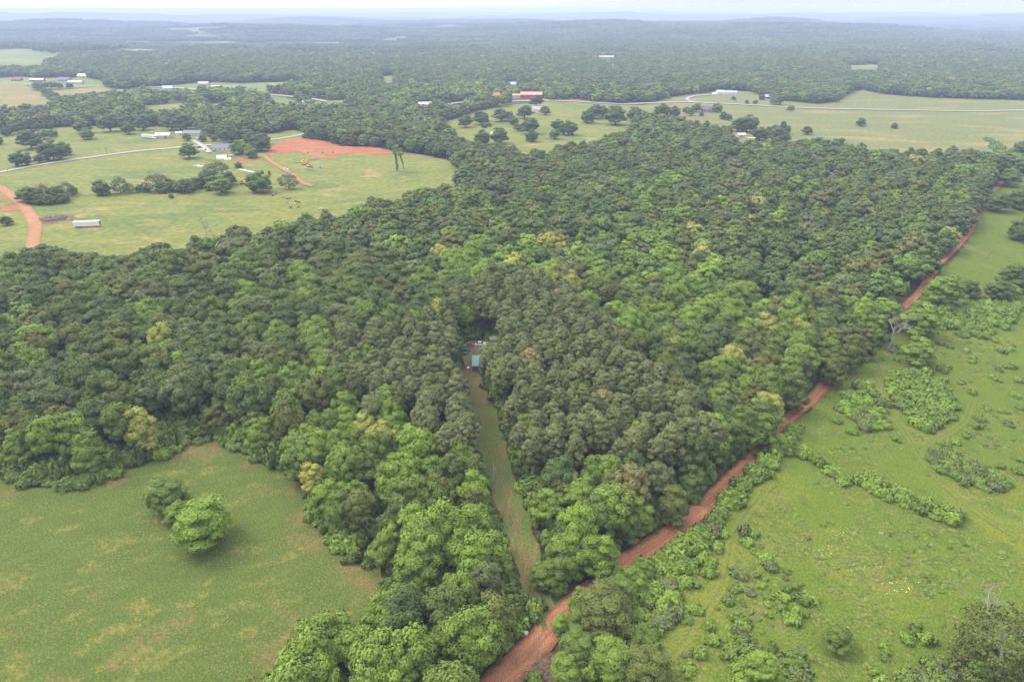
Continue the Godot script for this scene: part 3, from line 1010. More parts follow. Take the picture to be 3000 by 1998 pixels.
	plots.meadow = pv([-1.3,-83.4, 5.4,-92.1, 13.2,-104.3, 26.5,-120.0, 39.2,-131.4, 50.4,-141.6, 60.8,-153.0, 79.0,-172.8, 95.0,-190.2, 109.2,-205.7, 127.2,-224.6, 149.3,-246.3, 166.4,-266.4, 189.7,-293.3, 220.1,-330.1, 257.6,-372.4, 286.3,-409.8, 330.1,-467.9, 367.7,-513.5, 394.4,-542.4, 425.6,-552.3, 520.8,-567.8, 301.4,-246.3, 170.2,-72.1, 21.6,-61.6])
	plots.hay_field = pv([-669.1,-768.4, -592.3,-775.3, -565.5,-780.0, -517.7,-794.5, -491.6,-809.5, -448.7,-794.5, -401.1,-799.4, -373.7,-789.6, -364.7,-804.4, -341.2,-784.8, -317.0,-761.5, -295.3,-752.6, -269.8,-752.6, -258.0,-761.5, -242.6,-784.8, -223.0,-761.5, -217.1,-726.8, -194.6,-714.5, -165.2,-676.3, -130.8,-669.1, -112.0,-653.4, -101.4,-646.6, -80.7,-631.9, -57.1,-610.1, -43.8,-570.4, -36.0,-465.9, -63.1,-442.2, -71.9,-419.4, -99.4,-392.2, -121.8,-373.1, -156.4,-354.3, -160.6,-346.7, -181.3,-326.7, -190.9,-312.8, -199.5,-307.7, -218.9,-327.9, -240.1,-331.3, -250.0,-325.6, -273.7,-325.6, -345.0,-333.6])
	plots.middle_field = pv([-83.4,-825.0, -74.6,-863.4, -44.2,-924.4, 0.0,-994.1, 28.9,-1013.1, 49.4,-1040.9, 101.1,-1065.9, 118.6,-1040.9, 159.0,-1013.1, 191.3,-1005.4, 177.8,-917.9, 150.6,-872.0, 120.6,-715.0, 95.2,-678.7, 81.5,-645.7, 42.5,-624.1, 26.1,-594.2, 11.5,-586.3, -3.0,-607.2, -14.5,-594.2, -30.1,-617.2, -47.5,-653.2, -61.9,-710.7])
	plots.grain_field = pv([160.0,-958.1, 194.8,-1024.8, 260.6,-1101.0, 317.2,-1158.0, 350.6,-1199.3, 386.0,-1168.1, 384.2,-1065.9, 410.2,-1040.9, 435.2,-1017.0, 481.6,-1057.4, 551.4,-1168.1, 577.5,-1188.7, 578.8,-1133.6, 587.4,-1087.6, 619.8,-1053.2, 667.2,-1040.9, 785.0,-1032.8, 974.1,-1024.8, 556.0,-566.8, 458.7,-566.8, 415.1,-563.9, 396.7,-578.7, 383.3,-594.2, 348.6,-594.9, 311.0,-601.4, 305.4,-614.8, 280.7,-642.0, 256.1,-634.8, 238.8,-663.2, 211.1,-637.0, 201.2,-657.9, 241.6,-768.4, 207.6,-770.0, 182.9,-794.1, 160.2,-836.2])
	plots.yard_field = pv([204.7,-784.8, 233.7,-780.0, 235.1,-746.0, 264.0,-746.0, 302.6,-752.6, 283.5,-710.5, 258.8,-665.5, 243.0,-641.6, 227.7,-644.9, 229.1,-679.9, 218.9,-726.8, 197.3,-739.5])
	plots.tan_field = pv([-948.2,-1243.4, -863.8,-1266.6, -841.4,-1254.9, -769.3,-1168.1, -659.9,-1024.8, -637.9,-994.1, -579.8,-900.7, -599.1,-878.2, -678.7,-878.2])
	plots.second_tan_field = pv([-771.0,-1188.7, -740.1,-1188.7, -705.4,-1249.1, -670.1,-1215.5, -624.6,-1204.6, -585.4,-1138.4, -598.9,-1082.1, -595.2,-1038.0, -603.0,-1000.6, -622.0,-1000.6, -709.3,-1110.1])
	plots.farm_yard = pv([-994.3,-1396.5, -960.8,-1425.6, -900.4,-1382.4, -839.0,-1410.9, -800.7,-1389.4, -727.2,-1303.1, -707.4,-1254.9, -749.6,-1204.6, -782.5,-1204.6, -821.7,-1237.7, -873.7,-1272.6, -901.5,-1260.7])
	plots.roadside_field = pv([-643.8,-1243.4, -625.9,-1254.9, -578.1,-1309.4, -536.3,-1328.6, -483.1,-1284.6, -442.8,-1309.4, -402.9,-1341.6, -370.7,-1315.7, -345.0,-1237.7, -367.5,-1199.3, -388.0,-1109.9, -422.9,-1119.4, -466.1,-1149.1, -505.2,-1139.0, -530.3,-1100.3, -585.4,-1149.1])
	plots.glade = pv([-373.9,-1096.5, -355.9,-1105.6, -314.0,-1032.8, -287.0,-979.4, -278.1,-903.6, -302.5,-916.8])
	plots.second_glade = pv([-495.8,-972.2, -473.8,-1017.0, -452.1,-997.9, -410.5,-878.2, -410.8,-840.8, -442.1,-855.4])
	plots.third_glade = pv([-427.2,-1009.3, -411.5,-1020.9, -369.4,-916.8, -377.8,-897.1])
	plots.far_field = pv([-1601.4,-2224.7, -1437.9,-2242.4, -1274.1,-2108.1, -1083.9,-1698.8, -998.8,-1546.9, -1116.0,-1537.5])
	plots.second_far_field = pv([-1419.4,-2639.8, -1240.0,-2568.2, -1072.1,-2478.4, -910.2,-2076.4, -1037.9,-2044.1])
	plots.fourth_far_field = pv([-988.5,-2689.8, -881.3,-2741.7, -810.7,-2715.5, -673.8,-2216.1, -803.6,-2179.5])
	plots.third_far_field = pv([-533.8,-2522.5, -484.2,-2568.2, -423.0,-2591.7, -346.1,-2055.6, -418.9,-2007.6])
	plots.small_far_field = pv([-256.2,-1433.1, -235.7,-1448.2, -198.2,-1206.1, -213.1,-1200.3])
	plots.second_small_far_field = pv([801.5,-1751.4, 885.5,-1773.7, 723.1,-1449.6, 667.1,-1433.2])
	plots.right_strip = pv([-289.8,-1024.8, -266.9,-1040.9, -245.8,-1057.4, -219.3,-920.9, -240.5,-900.7])
	var red_line := pv([-7.8,-85.4, -4.7,-89.7, 4.3,-99.6, 10.4,-107.2, 17.9,-114.6, 25.8,-121.9, 28.8,-124.9, 34.7,-129.6, 39.3,-133.4, 44.0,-137.3, 49.3,-143.0, 54.7,-147.9, 57.8,-151.8, 61.5,-155.9, 69.3,-164.4, 79.3,-176.8, 87.2,-185.3, 96.2,-194.9, 102.7,-201.1, 110.2,-209.7, 121.5,-223.2, 134.9,-238.7, 149.6,-253.4, 160.7,-265.6, 183.9,-290.0, 194.3,-301.8, 210.7,-322.6, 225.1,-340.5, 239.5,-356.2, 254.5,-373.0, 265.9,-385.9, 282.4,-406.8, 302.3,-433.8, 319.4,-456.0, 336.8,-479.3, 363.1,-509.1, 398.4,-548.6, 432.4,-578.5, 486.9,-610.1])
	var left_line := pv([-457.7,-477.4, -437.1,-513.5, -416.2,-558.7, -403.5,-582.7, -388.1,-605.6, -370.7,-628.7, -351.2,-651.7, -326.3,-667.3, -305.4,-679.9, -288.4,-687.4, -271.0,-694.9, -258.3,-702.7, -248.0,-718.6, -235.5,-735.2, -222.4,-759.3, -216.1,-784.8, -204.1,-814.6])
	var far_line := pv([823.2,-905.3, 660.6,-921.2, 598.5,-927.7, 539.2,-941.0, 479.9,-958.1, 415.6,-968.6, 354.9,-994.1, 293.9,-1013.1, 271.7,-1020.9, 249.3,-1028.8, 194.8,-1024.8, 159.0,-1013.1, 117.3,-1028.8, 49.4,-1040.9, -9.7,-1024.8, -48.4,-1017.0, -76.3,-1001.6, -98.0,-979.4, -138.0,-965.1])
	var far_left_line := pv([-635.5,-1226.5, -620.4,-1243.4, -577.7,-1226.5, -531.5,-1199.3, -478.2,-1178.3, -419.7,-1138.4, -376.8,-1105.6, -338.8,-1083.2, -301.0,-1057.4, -263.0,-1024.8])
	var drive_line := pv([-510.9,-610.1, -426.8,-542.4, -378.4,-502.7, -347.3,-472.6, -322.9,-445.5, -302.9,-421.1, -291.7,-406.1, -281.4,-388.6, -270.2,-369.3, -258.2,-346.0])

	# --- the ground: one sheet to the horizon
	var gm := MB.new()
	var axis := []
	var s := 0.0
	while s < 27000.0:
		axis.append(s)
		s += maxf(8.0, s * 0.04)
	var xs := []
	for i in range(axis.size() - 1, 0, -1):
		xs.append(-axis[i])
	xs.append_array(axis)
	var zs := []
	for a in axis:
		if a <= 1600.0:
			zs.push_front(a)
	for i in range(1, axis.size()):
		zs.append(-axis[i])
	for z in zs:
		for x in xs:
			var d := sqrt(x * x + z * z)
			gm.v.append(Vector3(x, ht(x, z) + 11.0 * smoothstep(5600.0, 6400.0, d) - 0.05, z))
			var e := maxf(2.0, d * 0.02)
			gm.n.append(Vector3(ht(x - e, z) - ht(x + e, z), 2.0 * e, ht(x, z - e) - ht(x, z + e)).normalized())
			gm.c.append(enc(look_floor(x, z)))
	for j in zs.size() - 1:
		for i in xs.size() - 1:
			var a := j * xs.size() + i
			gm.t.append_array(PackedInt32Array([a, a + xs.size() + 1, a + 1, a, a + xs.size(), a + xs.size() + 1]))
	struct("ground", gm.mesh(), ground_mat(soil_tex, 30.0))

	# --- fields, each a sheet of its own
	var grass := ground_mat(grass_tex, 22.0)
	var grass_far := ground_mat(grey_noise(1024, 0.02, 6, 0.84, 1.0, 15), 110.0)
	var looks := {"pasture": look_pasture_edge, "lane": look_lane, "meadow": look_meadow, "hay_field": look_hay, "middle_field": look_hay, "grain_field": look_grain, "yard_field": look_hay}
	var cells := {"pasture": 0.65, "lane": 0.6, "meadow": 0.95, "hay_field": 3.0, "middle_field": 4.0, "grain_field": 6.0, "yard_field": 4.0}
	for key in plots:
		var near: bool = cells.has(key)
		var p := roughened(plots[key], 3.0 if near else 15.0, 1.2 if near else 6.0)
		struct(FIELD_NAME.get(key, "field"), sheet(p, cells.get(key, 12.0), 0.12, looks.get(key, look_tan if "tan" in key else look_far)), grass if key in ["pasture", "lane", "meadow"] else grass_far)
		for q in Geometry2D.offset_polygon(plots[key], 2.0 if near else 4.0):
			keep_off(q)
	lane_wide = Geometry2D.offset_polygon(plots.lane, 4.5)[0]
	for q in Geometry2D.offset_polygon(pv([-223.3,-633.5, -239.5,-685.5, -228.3,-722.7, -218.3,-731.0, -190.4,-704.6, -164.7,-674.5, -130.8,-669.1, -112.1,-650.0, -112.8,-638.3, -137.8,-638.3, -156.3,-636.7, -168.0,-633.5, -174.5,-622.4, -186.4,-638.3, -197.9,-651.7, -211.4,-643.3]), 0.5):
		struct("red_clay_ground", sheet(roughened(q, 4.0, 2.5), 2.5, 0.3, look_clay), ground_mat(soil_tex, 40.0))
	for c in [[-166.0, -625.5, 10.0, 5.0, 1], [-332.5, -448.1, 9.0, 7.0, 1], [-356.5, -477.4, 6.0, 7.0, 1], [-348.6, -607.1, 3.0, 2.5, 1], [-234.0, -613.1, 14.0, 5.0, 1], [-236.7, -599.7, 8.0, 3.0, 1], [6.1, -93.1, 8.0, 5.0, 0], [292.2, -1024.8, 6.0, 4.0, 0], [-248.9, -633.5, 9.0, 3.0, 0], [-289.3, -421.1, 10.5, 10.5, 0], [70.2, -1057.4, 45.0, 10.0, 1], [-154.6, -578.5, 5.0, 2.0, 1], [-84.2, -622.4, 15.0, 5.0, 2], [-93.7, -563.9, 6.0, 3.0, 2]]:
		var p := PackedVector2Array()
		for i in 14:
			var a := TAU * i / 14.0
			p.append(Vector2(c[0] + cos(a) * c[2], c[1] + sin(a) * c[3]))
		struct("bare_soil", sheet(roughened(p, 1.5, minf(c[2], c[3]) * 0.25), 1.2, 0.26, look_clay if c[4] == 1 else (look_trampled if c[4] == 0 else look_dry)), ground_mat(soil_tex, 20.0))

	# --- roads
	struct("dirt_road", strip(red_line, 1.2, 3.2, 22, 0.22, 0.16, look_dirt), ground_mat(soil_tex, 9.0))
	struct("paved_road", strip(left_line, 4.0, 3.1, 6, 0.5, 0.04, look_paved), ground_mat(soil_tex, 9.0))
	struct("paved_road", strip(far_line, 8.0, 3.9, 6, 0.9, 0.04, look_paved), ground_mat(soil_tex, 9.0))
	struct("paved_road", strip(far_left_line, 8.0, 4.2, 6, 1.2, 0.04, look_paved), ground_mat(soil_tex, 9.0))
	struct("gravel_driveway", strip(drive_line, 2.0, 3.4, 8, 0.3, 0.2, look_drive), ground_mat(soil_tex, 9.0))
	struct("gravel_driveway", strip(pv([-322.6,-706.6, -306.8,-687.4, -294.4,-669.1, -281.5,-646.6]), 2.0, 2.6, 6, 0.62, 0.15, look_paved), ground_mat(soil_tex, 9.0))
	struct("clay_track", strip(pv([-227.1,-633.5, -213.4,-610.1, -199.2,-588.3, -181.1,-561.3, -164.2,-530.5, -150.4,-513.5]), 2.0, 2.1, 8, 0.5, 0.3, look_drive), ground_mat(soil_tex, 9.0))
	struct("gravel_driveway", strip(pv([271.7,-1020.9, 256.1,-1036.8, 259.3,-1061.6, 279.3,-1092.0, 302.1,-1110.1, 324.3,-1124.1]), 4.0, 2.8, 6, 1.0, 0.1, look_paved), ground_mat(soil_tex, 9.0))
	for t in [[145.8,-234.3, 136.1,-218.0, 129.4,-205.7, 126.4,-194.4, 124.3,-184.1, 123.3,-176.4, 121.4,-166.6, 120.9,-158.4, 121.7,-151.5, 123.1,-144.4, 125.2,-137.7, 128.8,-131.4], [122.7,-171.0, 130.9,-176.4, 138.9,-181.2, 147.4,-188.1, 156.1,-198.8], [23.6,-87.5, 32.2,-97.1, 39.9,-106.1, 46.6,-114.3, 50.8,-121.1, 54.3,-130.2, 58.6,-137.7, 68.4,-150.0], [78.3,-135.1, 76.2,-131.4, 74.4,-125.5]]:
		tracks.append(smooth_line(pv(t), 2.0))
		struct("meadow_track", strip(pv(t), 1.0, 1.35, 10, 0.2, 0.15, look_track), grass)
	struct("lane_track", strip(pv([7.1,-103.5, 5.6,-114.8, 2.5,-130.2, -0.2,-145.7, -4.2,-162.5, -7.4,-178.3, -10.5,-196.6, -12.4,-212.9, -14.8,-228.7]), 1.0, 1.3, 10, 0.2, 0.15, look_ruts), grass)
	for l in [[red_line, 2.0], [left_line, 9.0], [far_line, 12.0], [far_left_line, 14.0], [drive_line, 7.0]]:
		for q in Geometry2D.offset_polyline(l[0], l[1]):
			if not Geometry2D.is_polygon_clockwise(q):
				keep_off(q)

	# open ground in front of the far buildings
	for a in [[7.5,-1091.4, 51.5,-1090.2, 46.2,-977.6, 6.6,-978.6], [-5.4,-1090.8, 10.6,-1090.8, 9.5,-978.1, -4.9,-978.1], [-34.3,-1086.3, -18.3,-1086.6, -16.7,-986.9, -31.1,-986.5], [-47.1,-1069.3, -39.1,-1069.6, -36.6,-995.9, -43.8,-995.6], [-131.8,-993.5, -108.0,-996.4, -96.7,-892.6, -118.1,-890.0], [-6.0,-1255.4, 12.0,-1255.4, 10.8,-1127.3, -5.4,-1127.4], [-294.9,-1004.4, -286.3,-1006.9, -256.5,-902.5, -264.3,-900.2], [-23.4,-749.3, -17.4,-749.4, -15.5,-668.6, -20.9,-668.4], [234.5,-740.1, 246.0,-736.4, 216.8,-648.8, 206.6,-652.2], [244.4,-732.5, 259.5,-727.3, 228.8,-640.8, 215.2,-645.5], [242.1,-685.5, 250.5,-682.4, 220.6,-600.7, 213.0,-603.4], [247.5,-676.4, 255.0,-673.6, 224.5,-592.8, 217.8,-595.3], [230.8,-1989.6, 280.4,-1983.2, 251.2,-1775.8, 206.6,-1781.6], [360.9,-2581.9, 386.6,-2578.2, 346.7,-2311.8, 323.5,-2315.2], [-244.2,-349.2, -236.8,-354.3, -213.5,-319.5, -220.2,-314.9], [-274.2,-342.3, -268.7,-346.6, -242.4,-312.7, -247.3,-308.8], [25.1,-936.7, 41.1,-936.1, 37.6,-859.5, 23.2,-860.0], [269.3,-700.4, 278.6,-696.7, 251.8,-629.6, 243.4,-632.9], [446.2,-634.7, 453.5,-629.5, 410.0,-569.2, 403.4,-573.9], [-583.5,-1206.7, -569.0,-1213.5, -504.6,-1076.4, -517.6,-1070.2], [-526.1,-1182.3, -517.9,-1186.0, -459.2,-1051.6, -466.6,-1048.4], [13.7,-1022.5, 73.7,-1020.0, 66.6,-925.7, 12.7,-928.0], [57.8,-1028.2, 127.5,-1021.9, 115.4,-927.5, 52.7,-933.2], [383.2,-1096.2, 392.6,-1092.8, 361.3,-1005.8, 352.8,-1008.9], [-97.8,-997.3, -63.9,-1000.0, -58.1,-907.4, -88.6,-904.9]]:
		keep_off(pv(a))

	# --- leaf and bark materials
	for t in TONES:
		leaf_mats.append(leaf_mat(lin(t)))
	leaf_tinted = leaf_mat(Color.WHITE)
	bark = paint(0.12, 0.095, 0.075, 0.95)
	pale_bark = paint(0.27, 0.245, 0.225, 0.95)
	pine_bark = paint(0.14, 0.085, 0.06, 0.95)

	plant_woods()
	build_trees()
	build_far_woods()
	build_shrubs(plots)
	build_grass(plots)
	build_places()

func look_dry(x: float, z: float) -> Color:
	return Color(0.24, 0.17, 0.085).lerp(Color(0.17, 0.18, 0.06), clampf(0.5 + 1.4 * n_b.get_noise_2d(x * 0.5, z * 0.5), 0.0, 1.0))

func look_trampled(x: float, z: float) -> Color:
	var c := Color(0.13, 0.085, 0.06)
	return c.lerp(Color(0.2, 0.13, 0.09), clampf(0.5 + n_b.get_noise_2d(x * 2.0, z * 2.0), 0.0, 1.0))

const FIELD_NAME := {"pasture": "pasture_ground", "lane": "lane_ground", "meadow": "meadow_ground", "hay_field": "hay_field_ground", "middle_field": "grazing_field_ground", "grain_field": "wide_field_ground", "yard_field": "yard_ground", "tan_field": "tan_field_ground", "second_tan_field": "tan_field_ground", "farm_yard": "yard_ground"}

func overcast() -> PanoramaSkyMaterial:
	var w := 512
	var h := 256
	var im := Image.create(w, h, false, Image.FORMAT_RGBF)
	var n := FastNoiseLite.new()
	n.seed = 77
	n.frequency = 1.3
	n.fractal_octaves = 5
	var sun := Vector3(-0.62, 0.72, -0.4).normalized()
	for j in h:
		var el := PI * (0.5 - (j + 0.5) / h)
		for i in w:
			var az := TAU * (i + 0.5) / w
			# the first column of a panorama looks along -z, a quarter on along +x
			var d := Vector3(sin(az) * cos(el), sin(el), -cos(az) * cos(el))
			var l := 0.29 + 0.95 * maxf(d.y, 0.0)
			l += 0.75 * exp(-pow(acos(clampf(d.dot(sun), -1.0, 1.0)) / 0.75, 2.0))
			l += 0.45 * smoothstep(-0.35, 0.6, -d.x) * exp(-maxf(d.y, 0.0) * 5.0) * smoothstep(0.6, -0.2, d.z)
			var k := Vector3(d.x, maxf(d.y, 0.02) * 2.5, d.z)
			l *= 1.0 + 0.22 * n.get_noise_3d(k.x * 1.4, k.y * 2.0, k.z * 1.4)
			var warm := smoothstep(0.12, 0.0, d.y)
			im.set_pixel(i, j, Color(l * (0.985 + 0.015 * warm), l * 0.99, l * (1.02 - 0.05 * warm)))
	var m := PanoramaSkyMaterial.new()
	m.panorama = ImageTexture.create_from_image(im)
	m.energy_multiplier = 1.0
	return m

func build_trees() -> void:
	# crowns: five shapes with much detail for the trees that show large, and lighter ones for those farther off
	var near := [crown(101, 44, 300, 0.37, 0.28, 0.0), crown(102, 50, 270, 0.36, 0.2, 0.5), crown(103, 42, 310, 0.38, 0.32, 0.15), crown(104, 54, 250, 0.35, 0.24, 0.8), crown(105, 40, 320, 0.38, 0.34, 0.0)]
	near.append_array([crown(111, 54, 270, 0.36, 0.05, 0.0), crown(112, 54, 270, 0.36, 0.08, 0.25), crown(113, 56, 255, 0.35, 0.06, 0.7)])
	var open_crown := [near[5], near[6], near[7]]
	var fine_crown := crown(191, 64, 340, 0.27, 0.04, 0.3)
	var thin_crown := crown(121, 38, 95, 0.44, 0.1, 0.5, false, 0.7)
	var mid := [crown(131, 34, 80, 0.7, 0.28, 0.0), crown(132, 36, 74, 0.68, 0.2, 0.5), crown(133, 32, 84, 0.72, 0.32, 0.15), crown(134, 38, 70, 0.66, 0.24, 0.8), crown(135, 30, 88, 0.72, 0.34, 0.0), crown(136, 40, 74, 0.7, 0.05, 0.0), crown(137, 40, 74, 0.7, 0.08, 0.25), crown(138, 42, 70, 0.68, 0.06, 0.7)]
	var far := [crown(141, 20, 34, 1.3, 0.12, 0.0), crown(142, 20, 32, 1.25, 0.08, 0.6), crown(143, 18, 36, 1.35, 0.14, 0.2)]
	var stems := []
	for i in 5:
		stems.append(trunk(150 + i, 17.0, 0.3, 0.32, 5, 3.2))
	for i in 3:
		stems.append(trunk(156 + i, 17.0, 0.12, 0.36, 6, 3.6))
	var open_stem := trunk(160, 17.0, 0.14, 0.42, 6, 3.6)
	var thin_stem := trunk(161, 17.0, 0.12, 0.34, 14, 4.6)
	var pine_near := []
	var pine_stem := []
	for i in 4:
		pine_near.append(pine_crown(170 + i, 58, 84, 0.38, 0.46 + 0.03 * i))
		pine_stem.append(pine_trunk(180 + i, 0.46 + 0.03 * i))
	rng.seed = 99
	# the trees that show largest get a node of their own
	var order := []
	var pine_order := []
	var kinds := {}
	for i in trees.size():
		var t = trees[i]
		var v := seen_size(t[0], t[1], t[2])
		var key := tree_key(t)
		if not kinds.has(key):
			kinds[key] = []
		kinds[key].append(Vector2(t[0], t[1]))
		if v > 0.0:
			(pine_order if t[5] >= 10 else order).append([v, i])
	order.sort_custom(func(a, b): return a[0] > b[0])
	pine_order.sort_custom(func(a, b): return a[0] > b[0])
	var own := {}
	for a in order.slice(0, 300):
		own[a[1]] = true
	for a in pine_order.slice(0, 300):
		own[a[1]] = true
	var near_mesh := []
	for m in near:
		near_mesh.append(m.mesh())
	var stem_mesh := []
	for m in stems:
		stem_mesh.append(m.mesh())
	var pine_mesh := []
	var pine_stem_mesh := []
	for i in 4:
		pine_mesh.append(pine_near[i].mesh())
		pine_stem_mesh.append(pine_stem[i].mesh())
	var lots := {}
	for i in trees.size():
		var t = trees[i]
		var is_pine: bool = t[5] >= 10
		if own.has(i):
			var at := on(t[0], t[1])
			var label := place_label(kinds, tree_key(t), t[0], t[1], "pine" if is_pine else "tree")
			var o := thing("pine_tree" if is_pine else "broadleaf_tree", label, "pine tree" if is_pine else "tree", at, t[6], "pines of the planted stand" if is_pine else "broadleaf trees of the wood")
			var k: Vector3 = Vector3(t[2] / 3.1, t[3] / 18.0, t[2] / 3.1) if is_pine else Vector3(t[2] / 5.5, t[3] / 17.0, t[2] / 5.5)
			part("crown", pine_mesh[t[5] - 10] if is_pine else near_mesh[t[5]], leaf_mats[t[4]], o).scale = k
			part("trunk", pine_stem_mesh[t[5] - 10] if is_pine else stem_mesh[t[5]], pine_bark if is_pine else bark, o).scale = Vector3(minf(k.x, 1.1), k.y, minf(k.z, 1.1))
			continue
		var d := Vector2(t[0], t[1]).length()
		var level := 0 if d < 300.0 else (1 if d < 760.0 else 2)
		var name := "pine %d" % (t[5] - 10) if is_pine else "%d %d" % [level, t[5] if level < 2 else t[5] % 3]
		if not lots.has(name):
			lots[name] = [[], []]
		lots[name][0].append(placed(t[0], t[1], t[2], t[3], t[6], 3.1 if is_pine else 5.5, 18.0 if is_pine else 17.0))
		lots[name][1].append(jitter_tone(t[4]))
	for i in 8:
		add_lot(lots, "0 %d" % i, two_surfaces(near[i], leaf_tinted, stems[i], bark), "wood", "trees of the closed wood whose %s crowns run together" % ["rounded", "oval", "spreading", "pointed", "broad", "low-skirted", "low and full", "low and pointed"][i])
		add_lot(lots, "1 %d" % i, two_surfaces(mid[i], leaf_tinted, stems[i], bark), "distant_wood", "trees of the wood farther off whose %s crowns run together" % ["rounded", "oval", "spreading", "pointed", "broad", "low-skirted", "low and full", "low and pointed"][i])
	for i in 3:
		add_lot(lots, "2 %d" % i, far[i].mesh(leaf_tinted), "far_wood", "far woods beyond the fields with %s crowns" % ["rounded", "pointed", "broad"][i])
	for i in 4:
		add_lot(lots, "pine %d" % i, two_surfaces(pine_near[i], leaf_tinted, pine_stem[i], pine_bark), "pine_wood", "further pines of the planted stand with %s tops" % ["full", "dense", "narrow", "high"][i])
	# trees that stand alone or in small groups in the open
	var open_mesh := []
	for m in open_crown:
		open_mesh.append(m.mesh())
	var thin_mesh := thin_crown.mesh()
	var fine_mesh := fine_crown.mesh()
	var open_stem_mesh := open_stem.mesh()
	var thin_stem_mesh := thin_stem.mesh()
	var mine := {}
	for t in LONE:
		var key := lone_key(t)
		if not mine.has(key):
			mine[key] = []
		mine[key].append(Vector2(t[0], t[1]))
	rng.seed = 321
	for t in LONE:
		var r: float = t[2]
		var h: float = t[5]
		var o := thing("lone_tree", place_label(mine, lone_key(t), t[0], t[1], "lone tree"), "tree", on(t[0], t[1]), rf(0, TAU), "trees standing in the open")
		var k := Vector3(r / 5.6, h / 16.5, r / 5.6)
		var thin: bool = t[4] == 2
		part("crown", thin_mesh if thin else fine_mesh if Vector2(t[0], t[1]).length() < 230.0 and r > 3.6 else open_mesh[2 if t[4] == 1 else int(rng.randf() * 1.99)], leaf_mats[int(t[3])], o).scale = k
		part("trunk", thin_stem_mesh if thin else open_stem_mesh, pale_bark if thin else bark, o).scale = Vector3(k.x, k.y, k.z)

func tree_key(t: Array) -> String:
	var pine: bool = t[5] >= 10
	var size := size_word(t[2], ["slender", "medium", "full"], [2.9, 3.4]) if pine else size_word(t[2], ["narrow", "middling", "broad"], [4.6, 5.7])
	var shape: String = "" if pine else ["round-topped ", "oval ", "spreading ", "pointed ", "low-domed ", "skirted ", "skirted oval ", "skirted pointed "][t[5]]
	return size + " " + shape + TONE_WORD[t[4]]

func lone_key(t: Array) -> String:
	return size_word(t[2], ["small", "middling", "large"], [3.5, 7.0]) + " " + ("sparse " if t[4] == 2 else "") + TONE_WORD[int(t[3])]

func add_lot(lots: Dictionary, key: String, m: Mesh, called: String, label: String) -> void:
	if lots.has(key):
		many(called, m, lots[key][0], lots[key][1], label, "woods")

